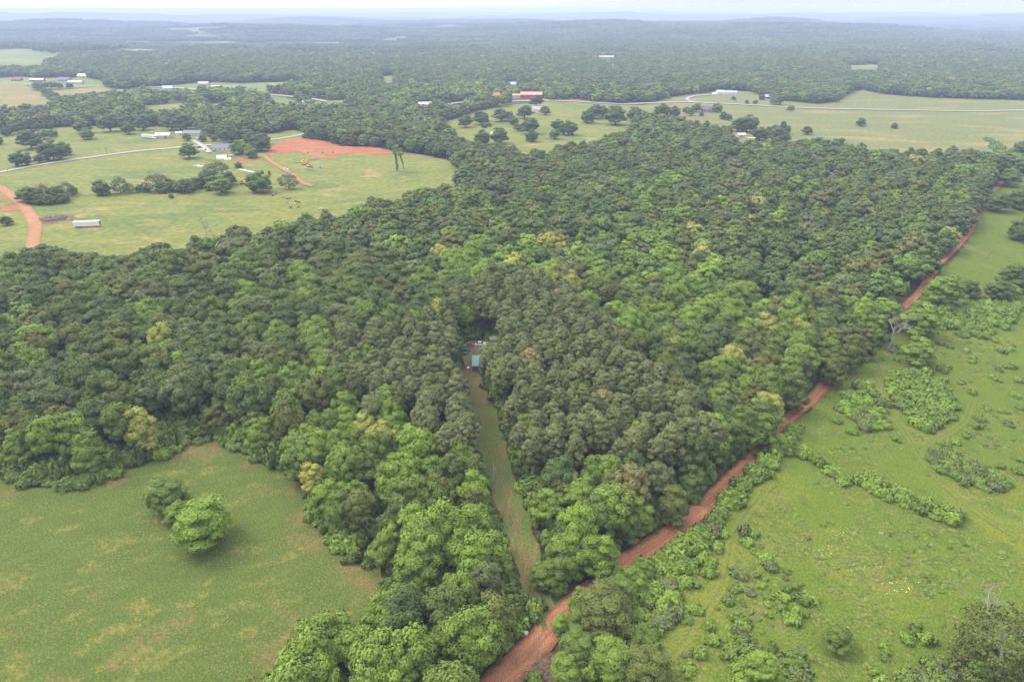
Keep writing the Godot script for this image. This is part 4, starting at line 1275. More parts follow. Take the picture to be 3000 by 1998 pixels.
const LONE := [[-529.8, -754.8, 8.2, 0, 0, 14.4], [-528.2, -775.3, 8.4, 0, 0, 14.8], [-530.6, -737.3, 5.4, 0, 0, 9.4], [-457.5, -663.8, 10.4, 0, 0, 18.2], [-476.1, -714.5, 5.9, 4, 0, 10.3], [-476.1, -728.9, 4.4, 3, 0, 7.7], [-517.0, -789.6, 5.0, 0, 0, 8.7], [-503.4, -685.5, 5.0, 0, 0, 8.8], [-402.4, -608.6, 9.9, 0, 0, 17.3], [-407.8, -631.9, 6.8, 0, 0, 11.9], [-414.8, -584.1, 7.2, 1, 0, 12.6], [-407.1, -595.4, 4.4, 1, 0, 7.7], [-456.7, -750.3, 9.1, 3, 0, 15.9], [-429.7, -710.5, 6.6, 4, 0, 11.5], [-432.7, -759.3, 10.7, 0, 0, 18.7], [-403.6, -741.6, 7.4, 0, 0, 12.9], [-403.3, -770.7, 8.0, 1, 0, 14.0], [-288.9, -620.8, 7.6, 3, 0, 13.4], [-314.6, -672.7, 2.8, 3, 0, 4.9], [-327.4, -706.6, 4.3, 3, 0, 7.5], [-310.0, -702.7, 3.8, 0, 0, 6.6], [-280.2, -698.8, 9.4, 1, 0, 16.4], [-297.5, -724.7, 7.0, 3, 0, 12.3], [-251.8, -641.6, 7.2, 4, 0, 12.7], [-234.1, -623.9, 6.1, 4, 0, 10.7], [-236.7, -656.8, 9.0, 0, 0, 15.8], [-232.2, -584.1, 2.6, 3, 0, 4.5], [-335.3, -466.0, 5.9, 3, 0, 10.3], [-327.8, -462.3, 6.1, 0, 0, 10.7], [-323.0, -466.0, 7.1, 2, 2, 12.4], [-315.2, -467.9, 6.2, 0, 0, 10.8], [-315.3, -480.3, 6.1, 2, 2, 10.6], [-315.5, -487.2, 3.2, 0, 0, 5.6], [-293.3, -485.2, 6.2, 2, 0, 10.9], [-283.5, -491.3, 6.9, 7, 2, 12.1], [-277.5, -491.3, 4.4, 7, 2, 7.8], [-271.6, -495.4, 3.2, 0, 0, 5.7], [-266.9, -495.4, 3.0, 0, 0, 5.2], [-258.9, -496.4, 8.2, 2, 2, 14.4], [-250.8, -499.5, 5.3, 3, 0, 9.2], [-237.6, -493.3, 6.2, 2, 0, 10.9], [-235.1, -508.0, 5.1, 7, 0, 8.9], [-223.5, -519.1, 11.2, 7, 2, 19.5], [-235.3, -527.0, 5.5, 0, 0, 9.7], [-215.8, -521.3, 5.2, 0, 0, 9.1], [-223.4, -500.6, 3.5, 3, 0, 6.2], [-210.3, -491.3, 7.4, 4, 0, 13.0], [-184.0, -495.4, 8.7, 3, 0, 15.2], [-240.2, -476.4, 1.8, 3, 0, 3.2], [-310.5, -408.3, 3.5, 0, 0, 6.1], [-231.2, -582.7, 2.9, 3, 0, 5.0], [-204.1, -560.0, 1.8, 0, 0, 3.2], [-196.7, -556.1, 1.2, 0, 1, 3.8], [-165.9, -505.9, 7.1, 7, 2, 12.4], [-35.9, -827.6, 9.2, 0, 0, 16.0], [-53.1, -804.4, 8.1, 0, 0, 14.3], [15.5, -872.0, 9.2, 1, 0, 16.1], [2.0, -822.3, 5.9, 3, 0, 10.4], [-4.1, -857.7, 6.6, 3, 0, 11.5], [-13.5, -852.1, 9.0, 7, 0, 15.8], [18.9, -750.3, 9.8, 0, 0, 17.2], [6.7, -770.7, 4.7, 3, 0, 8.2], [19.7, -698.8, 6.5, 0, 0, 11.3], [50.1, -780.0, 6.8, 1, 0, 11.9], [59.7, -746.0, 8.5, 1, 0, 14.9], [43.3, -718.6, 5.8, 3, 0, 10.1], [89.0, -832.9, 8.4, 0, 0, 14.7], [102.0, -875.0, 10.1, 1, 0, 17.6], [113.8, -892.9, 7.7, 1, 0, 13.5], [118.9, -817.1, 12.6, 0, 0, 22.0], [146.5, -852.1, 9.8, 0, 0, 17.2], [155.8, -830.3, 6.8, 1, 0, 11.9], [186.1, -886.9, 9.6, 0, 0, 16.7], [202.7, -886.9, 7.4, 1, 0, 13.0], [33.1, -979.4, 9.3, 1, 0, 16.3], [41.9, -902.1, 6.5, 3, 0, 11.3], [-12.4, -685.5, 9.0, 1, 0, 15.8], [-29.1, -678.1, 8.3, 0, 0, 14.5], [-11.3, -620.8, 7.3, 0, 0, 12.8], [-24.6, -608.6, 4.2, 2, 0, 7.3], [-40.0, -620.8, 7.3, 0, 0, 12.8], [-54.7, -628.7, 7.1, 0, 0, 12.4], [-43.1, -571.8, 5.4, 3, 1, 13.7], [-30.9, -799.4, 3.5, 0, 0, 6.1], [-26.1, -809.5, 2.7, 0, 0, 4.8], [334.3, -1020.9, 3.2, 0, 0, 5.5], [346.5, -1020.9, 3.2, 0, 0, 5.5], [361.8, -927.7, 4.7, 3, 0, 8.1], [395.3, -801.9, 5.4, 0, 0, 9.5], [424.6, -784.8, 3.6, 2, 0, 6.3], [239.4, -927.7, 6.7, 3, 0, 11.6], [224.4, -896.0, 5.8, 3, 0, 10.1], [265.1, -921.2, 6.6, 3, 0, 11.6], [235.9, -886.9, 3.2, 0, 0, 5.6], [312.8, -746.0, 5.1, 0, 0, 8.9], [279.2, -746.0, 5.8, 1, 0, 10.1], [289.9, -754.8, 4.8, 1, 1, 12.1], [291.5, -746.0, 3.6, 1, 1, 9.2], [251.9, -757.0, 10.3, 1, 0, 18.0], [243.3, -761.5, 7.4, 3, 0, 12.9], [326.1, -1057.4, 3.5, 2, 0, 6.1], [370.5, -1065.9, 5.1, 0, 0, 8.8], [373.4, -1013.1, 8.7, 3, 0, 15.2], [223.9, -917.9, 4.8, 0, 0, 8.5], [248.7, -704.6, 7.5, 0, 0, 13.2], [264.8, -726.8, 6.0, 1, 0, 10.5], [261.5, -687.4, 9.4, 2, 0, 16.4], [280.0, -710.5, 2.8, 0, 0, 4.8], [253.8, -852.1, 5.3, 0, 0, 9.3], [256.8, -841.0, 4.4, 1, 0, 7.8], [319.2, -441.3, 7.2, 0, 0, 12.6], [338.9, -448.1, 7.5, 0, 0, 13.2], [293.6, -378.1, 7.3, 0, 0, 12.7], [193.2, -284.0, 7.4, 4, 0, 14.8], [211.3, -294.1, 4.8, 1, 0, 8.3], [221.9, -289.2, 5.5, 0, 0, 9.6], [230.0, -292.5, 3.8, 5, 0, 6.6], [238.1, -301.8, 7.3, 0, 0, 12.8], [164.9, -251.1, 7.7, 4, 0, 15.3], [151.4, -226.5, 5.8, 4, 0, 11.5], [159.2, -261.1, 5.7, 4, 0, 11.5], [463.5, -633.5, 7.2, 3, 0, 12.5], [374.1, -513.5, 7.7, 3, 0, 13.5], [-75.8, -130.2, 6.7, 5, 0, 13.4], [-90.3, -142.7, 5.2, 3, 0, 10.5], [-86.5, -138.7, 3.2, 4, 0, 6.4], [-48.7, -79.1, 6.3, 2, 0, 12.7], [113.4, -210.0, 4.2, 2, 1, 12.2], [124.1, -221.6, 5.0, 2, 1, 14.6], [134.0, -232.6, 4.3, 2, 1, 12.5], [143.5, -243.9, 4.5, 4, 1, 13.0], [19.2, -104.7, 5.9, 2, 0, 11.7], [22.9, -111.0, 4.2, 3, 0, 8.4], [15.5, -104.5, 3.7, 3, 0, 7.3], [26.7, -115.3, 3.3, 4, 0, 6.6], [30.1, -118.9, 2.4, 3, 0, 4.8], [13.4, -97.1, 3.8, 3, 0, 7.7], [19.9, -93.9, 4.5, 4, 0, 8.9], [26.2, -91.2, 4.7, 2, 0, 9.4], [10.5, -92.4, 3.0, 4, 0, 6.1], [10.6, -104.3, 2.0, 5, 0, 4.1], [7.9, -116.8, 3.6, 3, 0, 7.2], [15.0, -108.4, 2.6, 4, 1, 7.6], [-314.0, -735.2, 7.1, 3, 0, 12.5], [-310.2, -743.8, 8.1, 0, 0, 14.2], [-299.2, -731.0, 8.5, 0, 0, 14.9], [-277.2, -702.7, 6.8, 2, 0, 12.0], [-269.7, -710.5, 8.0, 3, 0, 13.9], [-253.9, -681.8, 8.3, 0, 0, 14.6], [-326.5, -750.3, 6.5, 7, 2, 11.5], [-338.8, -766.1, 7.4, 7, 2, 13.0], [-299.9, -706.6, 4.1, 3, 0, 7.2], [-241.0, -651.7, 5.1, 3, 0, 8.9], [-245.3, -691.1, 7.1, 0, 0, 12.4], [-361.3, -768.4, 9.3, 0, 0, 16.3], [-359.0, -777.7, 9.8, 0, 0, 17.1], [-373.1, -773.0, 8.2, 1, 0, 14.4], [-330.0, -461.4, 4.0, 0, 0, 7.0], [-320.3, -457.8, 4.2, 0, 0, 7.3], [-313.3, -457.8, 4.2, 0, 0, 7.3], [-307.1, -461.4, 4.0, 0, 0, 7.0], [-253.0, -493.3, 5.0, 3, 0, 8.7], [-244.9, -497.4, 4.5, 3, 0, 7.9], [-236.7, -501.6, 4.3, 0, 0, 7.5], [-233.0, -512.4, 5.6, 0, 0, 9.9], [-223.9, -511.3, 6.4, 3, 0, 11.2], [-216.1, -512.4, 5.6, 0, 0, 9.9], [49.6, -93.1, 3.1, 5, 0, 6.3], [67.6, -100.0, 3.0, 3, 0, 6.0], [80.1, -183.1, 4.9, 6, 1, 14.2]]

func build_far_woods() -> void:
	# beyond two kilometres the woods are laid in plots of a hundred metres
	rng.seed = 555
	var plots := []
	for k in 3:
		var m := MB.new()
		for i in 110:
			var x := rf(-52, 52)
			var z := rf(-52, 52)
			var h := rf(11, 17)
			var r := rf(4.2, 6.6)
			var tone := rf(0.6, 1.0)
			for j in 7:
				var d := sphere_point(j, 7, i)
				if d.y < -0.5:
					continue
				var at := Vector3(x, h * 0.6, z) + d * Vector3(r * 0.62, h * 0.28, r * 0.62)
				bough(m, at, Vector3(r, r * 0.7, r) * 0.5, Vector3(x, h * 0.45, z), 9, 3.0, tone * rf(0.9, 1.05))
		plots.append(m)
	var where := [[], [], []]
	var tint := [[], [], []]
	var z := -2050.0
	while z > -6600.0:
		var x := -(-z * 0.86 + 120.0)
		while x < -z * 0.86 + 120.0:
			var k := rng.randi() % 3
			var turn := rf(0, TAU)
			var c := jitter_tone(0 if rng.randf() < 0.6 else 3)
			var q := Vector2(x, z)
			x += 94.0
			if far_open(q.x, q.y) > 0.27 or open_at(q):
				continue
			where[k].append(Transform3D(Basis(Vector3.UP, turn), on(q.x, q.y)))
			tint[k].append(c)
		z -= 94.0
	for k in 3:
		many("hillside_forest", plots[k].mesh(leaf_tinted), where[k], tint[k], "hazy forest covering the far hills towards the horizon, %s part" % ["first", "second", "third"][k], "forest")

func build_shrubs(plots: Dictionary) -> void:
	var kinds := [shrub_mesh(201, 14, 60, 0.24, 1.0), shrub_mesh(202, 16, 54, 0.23, 1.25), shrub_mesh(203, 12, 70, 0.26, 0.85), shrub_mesh(204, 18, 46, 0.21, 1.4)]
	var spots := []   # x, z, r, h, tone, kind
	rng.seed = 77
	var thickets := []
	thickets.append([pv([9.5,-92.1, 16.7,-103.5, 27.1,-118.9, 38.9,-129.6, 49.9,-139.6, 60.2,-150.8, 78.1,-170.1, 90.5,-184.1, 91.5,-181.2, 77.0,-164.1, 63.7,-150.0, 55.4,-140.3, 46.1,-131.4, 37.1,-121.1, 28.7,-109.9, 21.4,-100.0, 16.2,-92.1]), 2.2, 1.20, 2.60, 0])
	thickets.append([pv([31.4,-125.5, 43.5,-135.1, 53.6,-140.3, 55.7,-135.1, 48.8,-125.5, 39.2,-112.8, 31.3,-103.5, 26.2,-95.1, 19.4,-90.5, 17.9,-95.1, 21.8,-103.5]), 2.5, 0.80, 1.90, 1])
	thickets.append([pv([55.7,-135.1, 60.9,-135.1, 65.7,-124.4, 69.7,-113.8, 60.7,-104.3, 41.4,-95.1, 28.5,-92.7, 37.6,-108.9, 47.4,-123.3]), 3.4, 0.60, 1.60, 1])
	thickets.append([pv([83.7,-177.4, 87.6,-176.4, 91.3,-162.5, 96.2,-157.6, 92.9,-154.5, 87.7,-165.8, 81.5,-171.0]), 2.2, 0.90, 1.70, 0])
	thickets.append([pv([96.2,-157.6, 106.1,-156.1, 109.0,-147.2, 114.9,-144.4, 118.8,-140.3, 112.5,-137.0, 107.7,-143.0, 101.7,-147.2, 95.7,-154.5]), 2.4, 1.00, 2.00, 0])
	thickets.append([pv([124.6,-170.6, 132.2,-171.3, 134.1,-165.8, 140.0,-160.8, 137.8,-151.5, 130.3,-150.0, 125.3,-156.1, 122.1,-162.5]), 1.9, 0.90, 1.50, 2])
	thickets.append([pv([136.7,-218.0, 152.1,-225.9, 152.3,-210.5, 150.3,-198.8, 139.5,-182.1, 130.9,-180.2, 128.6,-188.1, 130.6,-201.1]), 2.7, 1.20, 2.40, 0])
	thickets.append([pv([114.1,-203.4, 128.0,-215.4, 127.1,-201.1, 119.9,-184.1, 111.6,-180.2, 110.3,-194.4]), 2.7, 1.00, 2.00, 1])
	thickets.append([pv([189.3,-281.2, 205.4,-285.1, 228.1,-289.2, 229.0,-281.2, 207.2,-259.4, 189.1,-246.3, 178.6,-249.5, 177.2,-259.4]), 3.0, 1.00, 2.20, 0])
	thickets.append([pv([143.8,-243.2, 176.3,-252.7, 200.0,-246.3, 162.4,-174.6, 134.0,-143.0, 125.7,-174.6, 99.5,-174.6, 99.5,-182.1]), 8.0, 0.70, 1.60, 1])
	thickets.append([pv([75.5,-100.0, 87.8,-104.3, 99.7,-100.0, 98.9,-88.3, 65.0,-86.1]), 4.5, 0.90, 1.70, 1])
	thickets.append([pv([79.4,-95.1, 87.8,-96.7, 88.0,-92.1, 82.7,-87.5, 72.2,-87.5]), 1.9, 0.90, 1.50, 2])
	thickets.append([pv([49.5,-103.5, 54.1,-100.0, 59.3,-95.1, 55.9,-89.7, 41.3,-89.7]), 2.4, 0.90, 1.80, 2])
	thickets.append([pv([492.4,-735.2, 470.6,-658.5, 465.9,-610.1, 418.7,-542.4, 402.5,-554.9]), 5.0, 1.50, 2.50, 0])
	for th in thickets:
		var p: PackedVector2Array = th[0]
		var box := Rect2(p[0], Vector2.ZERO)
		for q in p:
			box = box.expand(q)
		var z := box.position.y
		while z < box.end.y:
			var x := box.position.x
			while x < box.end.x:
				var q := Vector2(x + rf(-0.5, 0.5) * th[1], z + rf(-0.5, 0.5) * th[1])
				x += th[1]
				var pick := rng.randf()
				var r := rf(th[2], th[3])
				if pick > 0.95 + 0.9 * n_b.get_noise_2d(q.x * 0.5, q.y * 0.5) or not Geometry2D.is_point_in_polygon(q, p) or off_road(q, 3.4) or off_track(q):
					continue
				var tone: int = [[3, 4, 4, 3, 4, 5, 5], [4, 4, 5, 5, 7, 3, 3], [7, 4, 7, 3, 3, 4, 7]][th[4]][rng.randi() % 7]
				spots.append([q.x, q.y, r, r * rf(0.8, 1.3), tone, rng.randi() % 4])
			z += th[1]
	# undergrowth along the edges of the woods
	var rings := []
	for key in ["pasture", "lane"]:
		for far in ([0.8, 3.2, 6.0, 9.0] if key == "pasture" else [1.3, 3.6, 6.0, 8.5]):
			for ring in Geometry2D.offset_polygon(plots[key], far):
				rings.append([key, ring, far])
	for far in [5.0, 7.5, 10.5]:
		for ring in Geometry2D.offset_polyline(pv([-7.8,-85.4, -4.7,-89.7, 4.3,-99.6, 10.4,-107.2, 17.9,-114.6, 25.8,-121.9, 28.8,-124.9, 34.7,-129.6, 39.3,-133.4, 44.0,-137.3, 49.3,-143.0, 54.7,-147.9, 57.8,-151.8, 61.5,-155.9, 69.3,-164.4, 79.3,-176.8, 87.2,-185.3, 96.2,-194.9, 102.7,-201.1, 110.2,-209.7, 121.5,-223.2, 134.9,-238.7, 149.6,-253.4, 160.7,-265.6, 183.9,-290.0, 194.3,-301.8, 210.7,-322.6, 225.1,-340.5, 239.5,-356.2, 254.5,-373.0, 265.9,-385.9, 282.4,-406.8, 302.3,-433.8, 319.4,-456.0, 336.8,-479.3, 363.1,-509.1, 398.4,-548.6, 432.4,-578.5, 486.9,-610.1]), far):
			rings.append(["road", ring, far - 4.0])
	for each in rings:
		var key: String = each[0]
		var ring: PackedVector2Array = each[1]
		var deep: float = each[2]
		if true:
			for i in ring.size():
				var a := ring[i]
				var b := ring[(i + 1) % ring.size()]
				var k := int(a.distance_to(b) / (2.3 + deep * 0.12))
				for j in k:
					var q := a.lerp(b, float(j) / k) + Vector2(rf(-1.2, 1.2), rf(-1.2, 1.2))
					if q.length() > 330.0 or seen_size(q.x, q.y, 1.0) <= 0.0 or off_road(q, 4.6) or rng.randf() < 0.2 or (deep > 2.0 and open_at(q)) or (key == "lane" and q.distance_to(Vector2(-10.7, -224.3)) < 11.0) or (key == "road" and Geometry2D.is_point_in_polygon(q, plots.meadow)):
						continue
					var r := rf(0.9, 2.1) * (0.6 if key == "lane" and deep < 2.0 else 1.0) + deep * rf(0.05, 0.16)
					spots.append([q.x, q.y, r, r * rf(0.8, 1.5) + deep * 0.12, [3, 0, 4, 1, 3, 4][rng.randi() % 6], rng.randi() % 4])
	# saplings and brush under the near crowns
	for i in 5200:
		var q := Vector2(rf(-190.0, 190.0), rf(-300.0, -66.0))
		if not in_sight(q, 10.0) or open_at(q) or Geometry2D.is_point_in_polygon(q, pines) or Geometry2D.is_point_in_polygon(q, lane_wide) or off_road(q, 4.0):
			continue
		spots.append([q.x, q.y, rf(1.6, 2.6), rf(2.5, 5.5), [3, 0, 4, 1, 3, 4][rng.randi() % 6], rng.randi() % 4])
	# weeds and low brush spread through the rough half of the meadow
	for i in 26000:
		var q := Vector2(rf(10.0, 330.0), rf(-330.0, -70.0))
		if seen_size(q.x, q.y, 1.0) <= 0.0 or not Geometry2D.is_point_in_polygon(q, plots.meadow) or off_road(q, 4.6):
			continue
		var rough := n_a.get_noise_2d(q.x * 1.3 + 500.0, q.y * 1.3) + 0.5 * n_b.get_noise_2d(q.x * 0.4, q.y * 0.4)
		var dense := smoothstep(-0.05, 0.45, rough) * 0.75 + 0.1
		for k in 3:
			if Geometry2D.is_point_in_polygon(q, thickets[k][0]):
				dense = maxf(dense, 0.75)
		if rng.randf() > dense or off_track(q):
			continue
		var r := rf(0.22, 0.7)
		spots.append([q.x, q.y, r, r * rf(0.35, 0.8), [3, 4, 4, 3, 4, 7, 2][rng.randi() % 7], rng.randi() % 4])
	var order := []
	var names := {}
	for i in spots.size():
		var t = spots[i]
		var key := shrub_key(t)
		if not names.has(key):
			names[key] = []
		names[key].append(Vector2(t[0], t[1]))
		var v := seen_size(t[0], t[1], t[2])
		if v > 0.0 and not near_wood(t):
			order.append([v, i])
	order.sort_custom(func(a, b): return a[0] > b[0])
	var own := {}
	for a in order.slice(0, 300):
		own[a[1]] = true
	var meshes := []
	for m in kinds:
		meshes.append(m.mesh())
	var lots := [[], [], [], []]
	var tints := [[], [], [], []]
	for i in spots.size():
		var t = spots[i]
		var turn := rf(0, TAU)
		if own.has(i):
			var o := solo("shrub", meshes[t[5]], leaf_mats[t[4]], on(t[0], t[1]), turn)
			var f := rf(0.7, 1.45)
			o.scale = Vector3(t[2] * f, t[3], t[2] / sqrt(f))
			tag(o, place_label(names, shrub_key(t), t[0], t[1], "shrub"), "shrub", "shrubs of the rough meadow")
		else:
			var f := rf(0.7, 1.45)
			lots[t[5]].append(Transform3D(Basis(Vector3.UP, turn) * Basis.from_scale(Vector3(t[2] * f, t[3], t[2] / sqrt(f))), on(t[0], t[1])))
			tints[t[5]].append(jitter_tone(t[4]))
	for k in 4:
		many("undergrowth", kinds[k].mesh(leaf_tinted), lots[k], tints[k], "undergrowth and brush along the edges of the woods, %s kind" % ["rounded", "wide", "tall", "low"][k], "undergrowth")

func near_wood(t: Array) -> bool:
	for i in fields.size():
		if boxes[i].has_point(Vector2(t[0], t[1])) and Geometry2D.is_point_in_polygon(Vector2(t[0], t[1]), fields[i]):
			return false
	return true

func shrub_key(t: Array) -> String:
	return size_word(t[2], ["small", "middling", "big"], [1.2, 1.7]) + " " + ["rounded ", "wide ", "tall ", "low "][t[5]] + TONE_WORD[t[4]]

var tracks := []

func off_track(q: Vector2) -> bool:
	for l in tracks:
		for p in l:
			if absf(p.x - q.x) < 2.0 and p.distance_to(q) < 1.9:
				return true
	return false

var red_smooth := PackedVector2Array()

func off_road(q: Vector2, half: float) -> bool:
	if red_smooth.is_empty():
		red_smooth = smooth_line(pv([-7.8,-85.4, -4.7,-89.7, 4.3,-99.6, 10.4,-107.2, 17.9,-114.6, 25.8,-121.9, 28.8,-124.9, 34.7,-129.6, 39.3,-133.4, 44.0,-137.3, 49.3,-143.0, 54.7,-147.9, 57.8,-151.8, 61.5,-155.9, 69.3,-164.4, 79.3,-176.8, 87.2,-185.3, 96.2,-194.9, 102.7,-201.1, 110.2,-209.7, 121.5,-223.2, 134.9,-238.7, 149.6,-253.4, 160.7,-265.6, 183.9,-290.0, 194.3,-301.8, 210.7,-322.6, 225.1,-340.5, 239.5,-356.2, 254.5,-373.0, 265.9,-385.9, 282.4,-406.8, 302.3,-433.8, 319.4,-456.0, 336.8,-479.3, 363.1,-509.1, 398.4,-548.6, 432.4,-578.5, 486.9,-610.1]), 4.0)
	for p in red_smooth:
		if absf(p.x - q.x) < half + 2.0 and p.distance_to(q) < half + 0.4:
			return true
	return false

func tufts(sd: int, count: int, side: float, lo: float, hi: float, cols: Array) -> MB:
	rng.seed = sd
	var m := MB.new()
	for i in count:
		var p := Vector3(rf(-side, side), 0, rf(-side, side))
		var s := rf(lo, hi)
		var c: Color = lin(cols[rng.randi() % cols.size()])
		for k in 6:
			var a := rf(0, TAU)
			var d := Vector3(cos(a), rf(0.25, 0.6), sin(a)).normalized()
			var w := Vector3(-sin(a), 0, cos(a)) * s * 0.45
			var b := p + Vector3(rf(-0.4, 0.4), 0, rf(-0.4, 0.4)) * s
			var f := rf(0.75, 1.2)
			m.tri(b - w, b + w, b + d * s, Vector3(0, 1, 0), enc(Color(c.r * f, c.g * f, c.b * f)))
	return m

func build_grass(plots: Dictionary) -> void:
	var gm := leaf_mat(Color.WHITE)
	var kinds := {
		"pasture": [tufts(301, 110, 5.5, 0.12, 0.34, [[0.1, 0.118, 0.03], [0.085, 0.104, 0.025], [0.155, 0.14, 0.045], [0.104, 0.118, 0.03]]).mesh(gm), 9.0, "short pasture grass in uneven tufts around the lone trees"],
		"meadow": [tufts(302, 130, 5.5, 0.15, 0.6, [[0.105, 0.145, 0.022], [0.075, 0.112, 0.02], [0.14, 0.155, 0.03], [0.1, 0.138, 0.022], [0.13, 0.12, 0.045]]).mesh(gm), 8.5, "rank meadow grass and weeds beside the red road"],
		"lane": [tufts(303, 110, 4.0, 0.15, 0.45, [[0.1, 0.135, 0.04], [0.085, 0.12, 0.035], [0.17, 0.13, 0.065]]).mesh(gm), 6.0, "patchy grass in the cleared lane between the trees"],
	}
	rng.seed = 606
	for key in kinds:
		var p: PackedVector2Array = plots[key]
		var inner := Geometry2D.offset_polygon(p, -3.0)
		if inner.is_empty():
			continue
		var where := []
		var step: float = kinds[key][1]
		for piece in inner:
			var box := Rect2(piece[0], Vector2.ZERO)
			for q in piece:
				box = box.expand(q)
			var z := box.position.y
			while z < box.end.y:
				var x := box.position.x
				while x < box.end.x:
					var q := Vector2(x + rf(-1, 1), z + rf(-1, 1))
					x += step
					if not Geometry2D.is_point_in_polygon(q, piece) or seen_size(q.x, q.y, 6.0) <= 0.0 or off_road(q, 7.5) or n_a.get_noise_2d(q.x * 2.5, q.y * 2.5) + rf(-0.25, 0.25) < 0.0:
						continue
					where.append(Transform3D(Basis(Vector3.UP, rf(0, TAU)), on(q.x, q.y, 0.15)))
				z += step
		many("grass", kinds[key][0], where, [], kinds[key][2], "grass")
	# white flower heads in the meadow
	var m := MB.new()
	for i in 16:
		var a := rf(0, TAU)
		var d := 4.5 * pow(rng.randf(), 1.2)
		m.quad(Vector3(cos(a) * d * 1.4, 0.65, sin(a) * d), Vector3(rf(0.04, 0.09), 0.03, 0), Vector3(0, 0.03, rf(0.04, 0.09)), Vector3.UP, Color.WHITE)
	var spots := []
	for f in [[89.02, -115.29, 1.10], [76.54, -126.66, 0.80], [79.71, -124.38, 0.80], [82.80, -122.16, 0.70], [62.43, -134.47, 0.50], [85.32, -131.39, 0.80], [80.20, -131.39, 0.70], [68.70, -132.61, 0.60], [93.74, -116.83, 0.60], [96.70, -107.06, 0.50], [88.20, -123.26, 0.50], [85.69, -126.66, 0.60], [82.97, -133.85, 0.70], [95.76, -114.78, 0.60], [-111.45, -160.02, 0.50], [-111.29, -161.64, 0.40]]:
		spots.append(Transform3D(Basis(Vector3.UP, f[0]).scaled(Vector3.ONE * f[2]), on(f[0], f[1], 0.1)))
	many("wildflowers", m.mesh(paint(0.8, 0.8, 0.74)), spots, [], "white wildflowers scattered over the meadow grass", "wildflowers")

